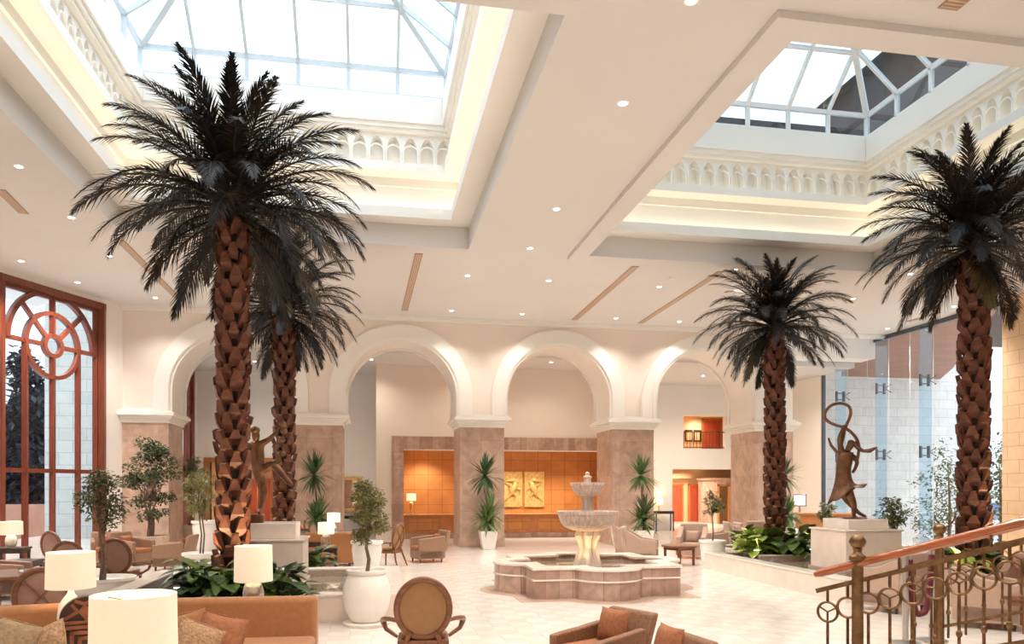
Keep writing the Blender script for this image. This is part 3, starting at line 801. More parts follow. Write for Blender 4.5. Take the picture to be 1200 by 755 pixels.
# brown blocks added to stand in for dark reflections in the right skylight
t = thing('brown_block', 'added brown block seen through the right skylight', 'building', (0, 0, 0))
m = MB(); m.box(20, 34, 25, 31, 8.6, 19); m.build('wall', M['brownroof'], t, smooth=0)
m = MB(); m.add([(19.5, 24.5, 19), (34.5, 24.5, 19), (34.5, 31.5, 19), (19.5, 31.5, 19), (24, 28, 22), (30, 28, 22)], [(0, 1, 5, 4), (1, 2, 5), (2, 3, 4, 5), (3, 0, 4), (3, 2, 1, 0)]); m.build('roof', M['brownroof'], t, smooth=0)
t = thing('brown_low_block', 'low added brown block behind the right skylight', 'building', (0, 0, 0))
m = MB(); m.box(8.5, 19.9, 25, 30, 8.6, 14.8); m.build('wall', M['brownroof'], t, smooth=0)
m = MB(); m.add([(8, 24.6, 14.8), (19.4, 24.6, 14.8), (19.4, 30.4, 14.8), (8, 30.4, 14.8), (10, 27.5, 15.7), (19.4, 27.5, 15.7)], [(0, 1, 5, 4), (1, 2, 5), (2, 3, 4, 5), (3, 0, 4), (3, 2, 1, 0)]); m.build('roof', M['brownroof'], t, smooth=0)


def leafcloud(mb, blobs, n, size, m=0, flat=0.5, elong=1.9):
    """n leaves scattered through the blobs (cx, cy, cz, rx, ry, rz)"""
    tot = sum(b[3] * b[4] * b[5] for b in blobs)
    for b in blobs:
        for _ in range(max(4, int(n * b[3] * b[4] * b[5] / tot))):
            while True:
                p = Vector((random.uniform(-1, 1), random.uniform(-1, 1), random.uniform(-1, 1)))
                if 0.12 < p.length < 1: break
            c = Vector((b[0] + p.x * b[3], b[1] + p.y * b[4], b[2] + p.z * b[5]))
            s = size * random.uniform(.65, 1.25)
            d = Vector((p.x + random.uniform(-.8, .8), p.y + random.uniform(-.8, .8), random.uniform(-.9, .5))).normalized()
            a = d.cross(Vector((random.uniform(-.4, .4), random.uniform(-.4, .4), 1))).normalized()
            u = a.cross(d)
            e = c + d * s * elong
            w = a * s * .5; k = u * s * .12
            mb.add([tuple(c), tuple(c + d * s * elong * .45 + w + k), tuple(e), tuple(c + d * s * elong * .45 - w + k), tuple(c + d * s * elong * .45 - k)],
                   [(0, 1, 4), (1, 2, 4), (2, 3, 4), (3, 0, 4)], m)


def tree_out(px, d, h, w, label, n=2600, size=.12, mt='darktree', z=-.25):
    p = W(px, d, z)
    t = thing('tree', label, 'tree', p)
    k = MB(); k.tube([(0, 0, 0), (.05, 0, h * .3), (0, .05, h * .8)], [h * .017, h * .013, .012], 8); k.build('trunk', M['bark'], t)
    f = MB(); bl = []
    for i in range(11):
        q = i / 10; rr = w / 2 * (0.55 + .6 * math.sin(PI * min(1, .25 + q * .72))) * (1 if q < .8 else .7)
        for s in range(3):
            a = random.uniform(0, 2 * PI); bl.append((math.cos(a) * rr * .5, math.sin(a) * rr * .5, h * (.1 + .85 * q), rr * .6, rr * .6, h * .09))
    leafcloud(f, bl, n, size); f.build('foliage', M[mt], t, smooth=0)


tree_out(33, 38, 9.0, 3.3, 'dark evergreen tree outside the rosette window, left of the pale stone wall', 8000, .26)
tree_out(1112, 30.5, 4.2, 2.4, 'small leafy tree outside the right glass, left of the big palm trunk', 1300, .10, 'leaf')
tree_out(1172, 26.5, 4.3, 2.2, 'small leafy tree outside the right glass, beside the sandstone pier', 1300, .10, 'leaf')


def car(px, d, label, rz):
    t = thing('car', label, 'car', W(px, d, -.25), rz)
    b = MB(); b.prism([(-2.1, .35), (2.1, .35), (2.15, .75), (1.2, .92), (.75, 1.42), (-.9, 1.45), (-1.5, .98), (-2.1, .9)], -.85, .85, T=TR(rx=PI / 2)); b.build('body', M['car'], t, smooth=0, bevel=.07)
    g = MB(); g.prism([(-.85, .98), (1.0, .95), (.68, 1.36), (-.8, 1.39)], -.87, .87, T=TR(rx=PI / 2)); g.build('window', M['bluewin'], t, smooth=0)
    for x in (-1.3, 1.3):
        for y in (-.8, .8):
            k = MB(); k.lathe([(.2, -.1), (.33, -.09), (.33, .09), (.2, .1)], 20, T=TR((x, y, .33), rx=PI / 2)); k.build('wheel', M['black'], t)


car(1176, 47, 'silver car parked outside, beside the sandstone pier', R(-25))
car(1114, 60, 'silver car parked far outside, left of the big palm trunk', R(-20))
# ------------------------------------------------------------------ palms
def frond_mesh(name, elev, bend, L, seed, mt, n=62, dead=False):
    rn = random.Random(seed); m = MB()
    P = []; D = []; p = Vector((0.12, 0, 0)); N = 16; a = elev
    for i in range(N + 1):
        P.append(p.copy()); d = Vector((math.cos(a), 0, math.sin(a))); D.append(d)
        p = p + d * L / N; a -= bend / N * (0.45 + 1.1 * i / N)
    side = rn.uniform(-.12, .12)
    P = [q + Vector((0, side * (i / N) ** 2 * L, 0)) for i, q in enumerate(P)]
    m.tube(P, [.026 * (1 - .85 * i / N) + .004 for i in range(N + 1)], 5)
    for k in range(n):
        s = .13 + .87 * k / (n - 1); f = s * N; i = min(N - 1, int(f)); t = f - i
        c = P[i].lerp(P[i + 1], t); d = D[i].lerp(D[i + 1], t).normalized()
        u = Vector((-d.z, 0, d.x)); ln = .46 * (math.sin(PI * (.14 + .80 * s)) ** .8) * rn.uniform(.8, 1.15)
        if dead: ln *= .8
        ang = R(52 - 30 * s)
        for sg in (-1, 1):
            lift = R(rn.uniform(4, 44)) if k % 2 else R(rn.uniform(-30, 14))
            o = Vector((0, sg, 0)) * math.cos(lift) + u * math.sin(lift)
            v = (d * math.cos(ang) + o * math.sin(ang)).normalized()
            w = v.cross(u).normalized() * .0145
            mid = c + v * ln * .45; tip = c + v * ln + Vector((0, 0, -.10 * ln * (1 + 1.2 * rn.random())))
            b = c - v * .0
            m.add([tuple(b - w * .5), tuple(b + w * .5), tuple(mid + w), tuple(tip), tuple(mid - w)], [(0, 1, 2, 4), (4, 2, 3)])
    o = m.build(name, mt, None, smooth=0)
    return o


def frond_protos():
    spec = []
    for sd in (1, 2, 3):
        spec += [(78, 58, 2.2), (60, 70, 2.35), (42, 82, 2.4), (22, 86, 2.45), (2, 72, 2.35), (-22, 52, 2.05), (-50, 28, 1.75)]
    out = []
    for j, (e, b, L) in enumerate(spec):
        o = frond_mesh('frond', R(e), R(b), L, j + 10, M['frond']); out.append((e, o.data)); bpy.data.objects.remove(o)
    return out


FR = frond_protos()
_l = frond_mesh('frond', R(-30), R(45), 2.1, 77, M['frondlight']); LIGHTFR = [_l.data]; bpy.data.objects.remove(_l)
_l = frond_mesh('frond', R(18), R(75), 2.4, 78, M['frondlight']); LIGHTFR.append(_l.data); bpy.data.objects.remove(_l)


def trunk_mesh(h, r, seed):
    rn = random.Random(seed); m = MB()
    m.lathe([(r * 1.12, 0), (r, .4), (r * .92, h * .6), (r * .9, h), (r * .5, h + .2)], 20, m=2)
    z = .02; row = 0
    while z < h - .05:
        nb = 6; rr = r * (1.08 if z < .3 else 1 - .1 * z / h)
        for k in range(nb):
            a = 2 * PI * (k + .5 * (row % 2)) / nb + rn.uniform(-.16, .16)
            out = Vector((math.cos(a), math.sin(a), 0)); tn = Vector((-math.sin(a), math.cos(a), 0))
            w = 2 * PI * rr / nb * rn.uniform(.42, .57); hh = rn.uniform(.22, .34); po = rn.uniform(.085, .15)
            zz = z + rn.uniform(-.025, .025)
            b0 = out * (rr - .02) + Vector((0, 0, zz - .02))
            t0 = out * (rr + po) + Vector((0, 0, zz + hh)); t1 = out * (rr + po * .45) + Vector((0, 0, zz + hh * 1.12))
            mid = out * (rr + po * .75) + Vector((0, 0, zz + hh * .45))
            v = [b0 - tn * w, b0 + tn * w, mid + tn * w * 1.02, t0 + tn * w * .42 + Vector((0, 0, rn.uniform(-.03, .03))), t0 - tn * w * .42, mid - tn * w * 1.02,
                 t1 + tn * w * .6, t1 - tn * w * .6]
            m.add([tuple(x) for x in v], [(0, 1, 2, 5), (5, 2, 3, 4), (1, 6, 3, 2), (0, 5, 4, 7)], 0)
            m.add([tuple(x) for x in (v[4], v[3], v[6], v[7])], [(0, 1, 2, 3)], 1)
        z += .215; row += 1
    return m


def palm(loc, h, label, seed, scale=1.0, r=.25, nf=62, spin=0.0):
    rn = random.Random(seed)
    t = thing('date_palm', label, 'palm', loc, spin, 'indoor date palms')
    trunk_mesh(h, r, seed).build('trunk', [M['palmbark'], M['palmtip'], M['palmcore']], t, smooth=0)
    hub = MB(); hub.lathe([(r * .8, -.1), (r * .85, .1), (r * .7, .35), (r * .4, .6)], 14, (0, 0, h)); hub.build('crown_base', M['frond'], t)
    tiers = [(-50, 7), (-22, 11), (2, 14), (22, 16), (42, 16), (60, 13), (78, 11)]
    a0 = rn.uniform(0, 6)
    for e, n in tiers:
        ch = [d for ee, d in FR if ee == e]
        for k in range(n):
            az = a0 + 2 * PI * (k + rn.uniform(-.28, .28)) / n
            if e < -30 and math.cos(az + spin + PI / 2) > .35: continue      # the trunk stays bare towards the hall
            if e < 0 and math.cos(az + spin + PI / 2) > .86: continue
            o = bpy.data.objects.new('frond', rn.choice(ch)); COL.objects.link(o); o.parent = t
            o.location = (0, 0, h + .02 + (e + 50) / 130 * .5)
            o.rotation_euler = (rn.uniform(-.12, .12), rn.uniform(-.10, .10), az)
            s = rn.uniform(.88, 1.1) * scale; o.scale = (s, s, s)
        a0 += 1.1
    for k in range(3):
        o = bpy.data.objects.new('frond', LIGHTFR[k % 2]); COL.objects.link(o); o.parent = t
        o['label'] = 'olive yellow frond, lit tone in its colour'
        o.location = (0, 0, h + .05); o.rotation_euler = (0, 0, rn.uniform(0, 6.28)); o.scale = (scale,) * 3
    return t


BED = .40
p1 = W(273, 12.6, BED); palm(p1, 6.02, 'tallest date palm on the left, in the planter bed beside the climbing boy statue', 3, .92, .185, spin=.3)
p2 = W(333, 17.9, 0); palm(p2, 5.95, 'smaller date palm on the left, behind the climbing boy statue', 5, .76, .165, spin=1.2)
p3 = W(908, 19.75, BED); palm(p3, 5.55, 'date palm right of the fountain, with lime and green plants at its foot', 8, .80, .175, spin=2.0)
p4 = W(1141, 15.2, BED); palm(p4, 6.25, 'date palm at the far right, in front of the glass wall behind the stair railing', 11, .89, .20, spin=.9)

# uplights in the beds that graze the trunks
def uplight(pos, label, power=60, rz=0, tgt=None):
    t = thing('uplight', label, 'light', pos, rz)
    m = MB(); m.lathe([(.06, 0), (.07, .02), (.075, .10), (.065, .12)], 14); m.build('housing', M['black'], t)
    m = MB(); m.lathe([(.055, .115), (.055, .124)], 14); m.build('lens', M['downlight'], t)
    l = bpy.data.lights.new('uplight_lamp', 'SPOT'); l.energy = power; l.spot_size = R(70); l.spot_blend = .7; l.color = (1, .68, .36); l.shadow_soft_size = .06
    o = bpy.data.objects.new('uplight_lamp', l); COL.objects.link(o); o.location = Vector(pos) + Vector((0, 0, .16))
    d = (Vector(tgt) - o.location); o.rotation_euler = d.to_track_quat('-Z', 'Y').to_euler()


for p, nm in ((p1, 'tall left palm'), (p3, 'palm right of the fountain'), (p4, 'far right palm')):
    for sg, sd in ((-1, 'left'), (1, 'right')):
        q = p + Vector((sg * .75, -.45, 0)); uplight(q, f'small black uplight in the bed on the {sd} of the {nm}', 200, 0, p + Vector((0, 0, 2.6)))

# ------------------------------------------------------------------ fountain
fc = Vector((4.42, 15.4, 0))
ft = thing('fountain', 'tiered marble fountain with two bowls in a lobed basin', 'fountain', fc)
S_, R_, C_ = 1.44, .66, 1.29


def quatre(off):
    s = S_ + off; r = R_ + off; pts = []
    for q in range(4):
        a = q * PI / 2
        loc = [(s, -s), (s, -r)]
        dx = s - C_
        h0 = math.sqrt(max(0, r * r - dx * dx)); loc = [(s, -s), (s, -h0)]
        a0 = math.atan2(-h0, dx); a1 = -a0
        for k in range(1, 15):
            t = a0 + (a1 - a0) * k / 15; loc.append((C_ + r * math.cos(t), r * math.sin(t)))
        loc.append((s, h0))
        pts += [(x * math.cos(a) - y * math.sin(a), x * math.sin(a) + y * math.cos(a)) for x, y in loc]
    return pts


def ringprism(mb, o, i, z0, z1, m=0):
    n = len(o)
    v = [(*p, z0) for p in o] + [(*p, z1) for p in o] + [(*p, z0) for p in i] + [(*p, z1) for p in i]
    f = []
    for k in range(n):
        j = (k + 1) % n
        f += [(k, j, n + j, n + k), (n + k, n + j, 3 * n + j, 3 * n + k), (2 * n + j, 2 * n + k, 3 * n + k, 3 * n + j), (k, 2 * n + k, 2 * n + j, j)]
    mb.add(v, f, m)


m = MB(); m.prism(quatre(.30), 0.0, .008); m.build('paving_band', M['paveband'], ft, smooth=0)
m = MB(); ringprism(m, quatre(0), quatre(-.26), 0, .545); m.build('basin_wall', M['marble2'], ft, smooth=30)
m = MB(); ringprism(m, quatre(.03), quatre(-.02), .345, .375); m.build('basin_band', M['marblerim'], ft, smooth=30)
m = MB(); ringprism(m, quatre(.03), quatre(-.30), .545, .60); m.build('coping', M['marblerim'], ft, smooth=30, bevel=.012)
m = MB(); m.prism(quatre(-.25), .40, .47); m.build('water', M['water'], ft, smooth=0)
m = MB()
for k in range(6):
    a = k * PI / 3 + .3
    for zz, rr, cc in (((.36, .55, .70), (.10, .12, .06), .20), ((.70, .86, 1.05), (.05, .07, .10), .13)): pass
    m.tube([(math.cos(a) * q, math.sin(a) * q, z) for q, z in ((.24, .36), (.235, .5), (.18, .68), (.125, .84), (.15, .98), (.20, 1.1), (.16, 1.23))], [.085, .09, .08, .065, .08, .095, .07], 8)
m.lathe([(.24, .36), (.24, .5), (.18, .68), (.12, .84), (.15, 1.0), (.2, 1.12), (.14, 1.24)], 20)
m.build('pedestal', M['stonelit'], ft)
m = MB(); m.lathe([(.10, 1.18), (.30, 1.20), (.47, 1.27), (.56, 1.36), (.60, 1.48), (.615, 1.53), (.645, 1.545), (.645, 1.60), (.60, 1.605), (.56, 1.55), (.3, 1.47), (0, 1.46)], 40)
m.build('lower_bowl', M['stonebowl'], ft)
m = MB(); m.lathe([(0.60, 1.565), (.0, 1.567)], 40); m.build('bowl_water', M['water'], ft)
m = MB(); m.lathe([(.16, 1.45), (.15, 1.6), (.13, 1.62), (.125, 1.9), (.17, 1.93)], 8); m.build('stem', M['stonebowl'], ft, smooth=20)
m = MB(); m.lathe([(.10, 1.90), (.2, 1.93), (.28, 2.0), (.32, 2.08), (.335, 2.13), (.365, 2.14), (.365, 2.185), (.33, 2.19), (.28, 2.13), (0, 2.10)], 32); m.build('upper_bowl', M['stonebowl'], ft)
m = MB(); m.lathe([(.08, 2.1), (.075, 2.28), (.095, 2.29), (.095, 2.32), (.06, 2.33), (.04, 2.36), (.05, 2.385), (0.0, 2.42)], 12); m.build('finial', M['stonebowl'], ft)
for k in range(4):
    a = k * PI / 2 + PI / 4 + .2
    q = fc + Vector((math.cos(a) * .62, math.sin(a) * .62, .345))
    uplight(q, f'small uplight in the fountain basin, {["behind right of", "behind left of", "in front left of", "in front right of"][k]} the pedestal', 15, 0, fc + Vector((0, 0, 1.2)))

# ------------------------------------------------------------------ ponds
def seg_wall(mb, x0, x1, y0, y1, z0, z1, m=0): mb.box(x0, x1, y0, y1, z0, z1, m)


WH = .43
pt = thing('pond', 'stone walled pond and planter bed on the left, round the climbing boy statue', 'pond', (0, 0, 0))
PXA, PXB, PXC, PYA, PYB, PYC = -4.15, -.86, .56, 10.6, 12.25, 16.5
m = MB()
for b in ((PXA, PXB, PYA, PYA + .3), (PXB - .3, PXB, PYA + .3, PYB), (PXB - .3, PXC, PYB, PYB + .3), (PXC - .3, PXC, PYB + .3, PYC - .3), (PXA, PXC, PYC - .3, PYC), (PXA, PXA + .3, PYA + .3, PYC - .3)):
    m.box(*b, 0, WH - .04)
m.build('wall', M['marblepale'], pt, smooth=0)
m = MB(); g = .02
for b in ((PXA - g, PXB + g, PYA - g, PYA + .32), (PXB - .32, PXB + g, PYA + .32, PYB - g), (PXB - .32, PXC + g, PYB - g, PYB + .32), (PXC - .32, PXC + g, PYB + .32, PYC - .32), (PXA - g, PXC + g, PYC - .32, PYC + g), (PXA - g, PXA + .32, PYA + .32, PYC - .32)):
    m.box(*b, WH - .04, WH)
m.build('rim', M['marblerim'], pt, smooth=0, bevel=.01)
m = MB(); m.box(PXB + .1, PXC - .3, PYC - .33, PYC - .3, .02, WH - .04); m.box(PXC - .33, PXC - .3, PYB + .3, PYC - .33, .02, WH - .04); m.box(-2.3, PXB + .1, PYC - .33, PYC - .3, .02, WH - .04)
m.build('mosaic_lining', M['mosaic'], pt, smooth=0)
m = MB(); m.box(PXB + .05, PXC - .3, PYB + .3, PYC - .3, .02, .27); m.box(-2.4, PXB + .05, 13.6, PYC - .3, .02, .27); m.build('water', M['water'], pt, smooth=0)
m = MB(); m.box(PXA + .3, -2.4, PYA + .3, PYC - .3, .02, BED); m.box(-2.4, PXB - .3, PYA + .3, 13.6, .02, BED); m.build('soil', M['soil'], pt, smooth=0)

pr = thing('pond', 'stone walled pond and planter beds on the right, round the ribbon dancer statue', 'pond', (0, 0, 0))
QX0, QX1, QY0, QY1, QXB = 8.45, 14.6, 12.6, 20.9, 9.4
QB, QD = 18.3, 17.45          # back of the pool at its left end, and before the palm bed
m = MB()
for b in ((QX0, QX1, QY0, QY0 + .3), (QX0, QX0 + .3, QY0 + .3, QB), (QX0, QXB, QB, QB + .27), (QXB + .3, QX1 - .3, QD, QD + .27), (QXB, QX1, QY1 - .3, QY1), (QXB, QXB + .3, QD, QY1 - .3), (QX1 - .3, QX1, QY0 + .3, QY1 - .3), (11.0, 11.25, QY0 + .3, QD)):
    m.box(*b, 0, WH - .04)
m.build('wall', M['marblepale'], pr, smooth=0)
m = MB()
for b in ((QX0 - g, QX1 + g, QY0 - g, QY0 + .32), (QX0 - g, QX0 + .32, QY0 + .32, QB - .02), (QX0 - g, QXB - .02, QB - .02, QB + .29), (QXB + .32, QX1 - .32, QD - .02, QD + .29), (QXB - .02, QX1 + g, QY1 - .32, QY1 + g), (QXB - .02, QXB + .32, QD - .02, QY1 - .32), (QX1 - .32, QX1 + g, QY0 + .32, QY1 - .32), (10.98, 11.27, QY0 + .32, QD - .02)):
    m.box(*b, WH - .04, WH)
m.build('rim', M['marblerim'], pr, smooth=0, bevel=.01)
m = MB(); m.box(QXB, 11.0, QD - .03, QD, .02, WH - .04); m.box(QX0 + .3, QXB - .03, QB - .03, QB, .02, WH - .04); m.box(QXB - .03, QXB, QD - .03, QB, .02, WH - .04); m.box(10.97, 11.0, QY0 + .3, QD - .03, .02, WH - .04); m.build('mosaic_lining', M['mosaic'], pr, smooth=0)
m = MB(); m.box(QX0 + .3, 11.0, QY0 + .3, QD, .02, .27); m.box(QX0 + .3, QXB, QD, QB, .02, .27); m.build('water', M['water'], pr, smooth=0)
m = MB(); m.box(QXB + .3, QX1 - .3, QD + .27, QY1 - .3, .02, BED); m.box(11.25, QX1 - .3, QY0 + .3, QD, .02, BED); m.build('soil', M['soil'], pr, smooth=0)

# little glass bubblers in the water
for q, nm in ((W(404, 14.0, .27), 'left'), (W(905, 17.4, .27), 'right')):
    t = thing('water_jet', f'small bubbling water jet in the {nm} pond', 'water jet', q)
    m = MB(); m.lathe([(.09, 0), (.10, .03), (.07, .10), (.04, .2), (0.0, .24)], 12); m.build('plume', M['globe'], t)
    m = MB(); m.lathe([(.13, -.02), (.13, .012), (.09, .02)], 14); m.build('nozzle', M['steel'], t)


def pedestal(name, c, w, zt, pw, pt_, label):
    t = thing(name, label, 'pedestal', (c[0], c[1], .0))
    h = w / 2
    m = MB(); m.box(-h - .04, h + .04, -h - .04, h + .04, .05, .42); m.build('base', M['mosaic'], t, smooth=0)
    m = MB(); m.box(-h, h, -h, h, .42, zt - .035); m.build('body', M['marblepale'], t, smooth=0, bevel=.008)
    m = MB(); m.box(-h - .03, h + .03, -h - .03, h + .03, zt - .035, zt); m.build('slab', M['marblerim'], t, smooth=0, bevel=.006)
    h = pw / 2
    m = MB(); m.box(-h, h, -h, h, zt, pt_); m.build('plinth', M['marblerim'], t, smooth=0, bevel=.008)


PED1 = (-1.72, 14.5); PED2 = (9.95, 14.5)
pedestal('statue_pedestal', PED1, 1.1, 1.18, .82, 1.46, 'pale marble pedestal under the climbing boy statue')
pedestal('statue_pedestal', PED2, 1.25, 1.24, .90, 1.44, 'pale marble pedestal under the ribbon dancer statue')


def skin(name, joints, edges, m, parent, sub=2, root=0, loc=(0, 0, 0)):
    """one continuous surface grown round a chain of joints (co, radius)"""
    me = bpy.data.meshes.new(name)
    me.from_pydata([j[0] for j in joints], edges, [])
    o = bpy.data.objects.new(name, me); COL.objects.link(o)
    s = o.modifiers.new('skin', 'SKIN'); s.use_smooth_shade = True
    for i, v in enumerate(me.skin_vertices[0].data):
        r = joints[i][1]; v.radius = r if isinstance(r, tuple) else (r, r); v.use_root = i == root
    b = o.modifiers.new('sub', 'SUBSURF'); b.levels = b.render_levels = sub
    bpy.context.view_layer.update()
    dg = bpy.context.evaluated_depsgraph_get()
    nm = bpy.data.meshes.new_from_object(o.evaluated_get(dg)); nm.name = name
    bpy.data.objects.remove(o)
    nm.materials.clear(); nm.materials.append(m)
    nm.polygons.foreach_set('use_smooth', [True] * len(nm.polygons))
    o = bpy.data.objects.new(name, nm); COL.objects.link(o); o.parent = parent; o.location = loc
    return o


def figure(J, name, parent, m):
    """J: named joints -> (x, y, z, r)"""
    ks = list(J); idx = {k: i for i, k in enumerate(ks)}
    E = []
    def ch(*a):
        for p, q in zip(a, a[1:]):
            E.append((idx[p], idx[q]))
    ch('pelvis', 'waist', 'chest', 'neck', 'head0', 'head1')
    for s in 'LR':
        ch('chest', 'sh' + s, 'el' + s, 'wr' + s, 'ha' + s)
        ch('pelvis', 'hip' + s, 'kn' + s, 'an' + s, 'toe' + s)
    for k in ks:
        if k[:2] == 'fi': E.append((idx['ha' + k[2]], idx[k]))
    return skin(name, [((v[0], v[1], v[2]), v[3]) for v in J.values()], E, m, parent, 2, idx['pelvis'])


# ribbon dancer: seen from the camera, x to the right, z up; joints about the foot
t = thing('dancer_statue', 'bronze statue of a dancer raising a long looped ribbon, on the right pedestal', 'statue', (PED2[0], PED2[1], 1.44), -R(33))
K = 15.9 / 900
def pz(px, py, y=0.0): return ((px - 1003) * K, y, (608 - py) * K)
J = {'pelvis': (*pz(991, 567), .12), 'waist': (*pz(990, 556), .09), 'chest': (*pz(993, 538), .12), 'neck': (*pz(995, 527), .06), 'head0': (*pz(999, 521), .085), 'head1': (*pz(999, 514), .075),
     'shL': (*pz(988, 527, -.02), .07), 'elL': (*pz(986, 513, -.05), .05), 'wrL': (*pz(990, 501, -.03), .036), 'haL': (*pz(992, 497, -.02), .04),
     'shR': (*pz(1001, 533, .05), .065), 'elR': (*pz(1006, 541, .12), .045), 'wrR': (*pz(1003, 550, .06), .035), 'haR': (*pz(1000, 554, .04), .035),
     'hipL': (*pz(996, 577, -.02), .11), 'knL': (*pz(1002, 591, -.02), .07), 'anL': (*pz(1002, 604, 0), .042), 'toeL': (*pz(1004, 607, -.08), .035),
     'hipR': (*pz(990, 578, .04), .10), 'knR': (*pz(995, 588, .10), .06), 'anR': (*pz(1008, 602, .12), .04), 'toeR': (*pz(1016, 606.2, .12), .03)}
figure(J, 'body', t, M['bronze'])
m = MB()   # dress: bodice and flying skirt
seg = 28; rows = []
for i, (px_, py_, rx, ry) in enumerate(((994, 529, .12, .09), (992, 539, .150, .115), (990, 552, .115, .10), (991, 564, .16, .125), (991, 573, .20, .16), (992, 580, .33, .24))):
    rows.append((pz(px_, py_), rx, ry, i))
vv = []; ff = []
for (c, rx, ry, i) in rows:
    for k in range(seg):
        a = 2 * PI * k / seg; w = (1 + .10 * math.sin(5 * a)) if i >= 4 else 1
        dz = 0
        if i == 5: dz = .20 * math.cos(a) + .05 * math.sin(4 * a)
        if i == 4: dz = .07 * math.cos(a)
        vv.append((c[0] + rx * w * math.cos(a) + (.1 if i == 5 and abs(math.cos(a)) > .8 and math.cos(a) > 0 else 0), ry * w * math.sin(a), c[2] + dz))
for i in range(len(rows) - 1):
    for k in range(seg): ff.append((i * seg + k, i * seg + (k + 1) % seg, (i + 1) * seg + (k + 1) % seg, (i + 1) * seg + k))
m.add(vv, ff); o = m.build('dress', M['bronze'], t, smooth=60)
sm = o.modifiers.new('thick', 'SOLIDIFY'); sm.thickness = .02
ss = o.modifiers.new('sub', 'SUBSURF'); ss.levels = ss.render_levels = 1
m = MB(); m.tube([pz(1002, 517, .03), pz(1006, 524, .04), pz(1012, 528, .03), pz(1019, 528, 0), pz(1027, 524, -.03)], [.085, .075, .055, .075, .03], 10, flat=.6); m.build('hair', M['bronze'], t)
loop = []
for q in ((972, 515), (974, 522), (980, 530), (986, 528), (990, 515), (992, 500), (998, 488), (999, 478), (993, 472), (982, 471), (973, 476), (969, 485), (972, 492), (982, 497), (993, 500), (1003, 509), (1008, 520), (1007, 532), (1004, 545)):
    loop.append(q)
ps = []
for i in range(len(loop) - 1):
    for s in range(4):
        f = s / 4; ps.append(pz(loop[i][0] * (1 - f) + loop[i + 1][0] * f, loop[i][1] * (1 - f) + loop[i + 1][1] * f, -.04 + .10 * math.sin(i * .5)))
ps = [tuple(sum(ps[max(0, min(len(ps) - 1, i + d))][k] for d in (-2, -1, 0, 1, 2)) / 5 for k in range(3)) for i in range(len(ps))]
m = MB(); m.tube(ps[14:], .032, 8); m.build('ribbon', M['bronze'], t)
m = MB(); m.tube([pz(974, 512, -.05), pz(977, 521, -.06), pz(984, 530, -.03), pz(989, 531, 0)], [.018, .03, .035, .05], 8); m.build('ribbon_tail', M['bronze'], t)
m = MB(); m.lathe([(.24, 0), (.24, .02), (.2, .035)], 20, (.0, 0, 0)); m.build('statue_base', M['bronze'], t)

# climbing boy: stands on a block and reaches for a string of shells
t = thing('climbing_boy_statue', 'bronze statue of a boy climbing and reaching for hanging shells, on the left pedestal', 'statue', (PED1[0], PED1[1], 1.46), R(5))
K1 = 14.2 / 900
def pb(px, py, y=0.0): return ((px - 321) * K1, y, (612 - py) * K1)
J = {'pelvis': (*pb(302, 550), .135), 'waist': (*pb(302, 540), .12), 'chest': (*pb(301, 528), .145), 'neck': (*pb(301, 519), .05), 'head0': (*pb(300, 513), .085), 'head1': (*pb(300, 507), .07),
     'shL': (*pb(296, 523, .08), .07), 'elL': (*pb(289, 533, .12), .045), 'wrL': (*pb(286, 545, .05), .032), 'haL': (*pb(287, 550, .03), .035),
     'shR': (*pb(306, 522, -.04), .07), 'elR': (*pb(315, 517, -.06), .052), 'wrR': (*pb(321, 510, -.05), .034), 'haR': (*pb(324, 507, -.04), .036),
     'hipL': (*pb(303, 558, .04), .10), 'knL': (*pb(309, 577, .03), .08), 'anL': (*pb(305, 597, .02), .052), 'toeL': (*pb(304, 602, -.10), .035),
     'hipR': (*pb(309, 551, -.06), .10), 'knR': (*pb(320, 545, -.10), .09), 'anR': (*pb(335, 564, -.12), .052), 'toeR': (*pb(341, 570, -.14), .032)}
figure(J, 'body', t, M['bronze'])
m = MB(); m.ball(pb(299.5, 506.5), .088, 12, 8, sz=.85); m.build('hair', M['bronze'], t)
m = MB(); m.box(-.50, -.18, -.22, .2, 0, .15); m.build('foot_block', M['bronze'], t, smooth=0, bevel=.02)
c = MB(); pts = [pb(324, 508, -.05), pb(328, 500, -.06), pb(330, 512, -.06), pb(329, 530, -.06), pb(326, 548, -.06)]; c.tube(pts, .012, 6); c.build('cord', M['bronze'], t)
for q in ((330, 499), (331, 507), (329, 517), (322, 525), (329, 533), (326, 545)):
    b = MB(); b.ball(pb(*q, -.07), .062, 12, 8, sz=.9); b.build('shell', M['brass'], t)
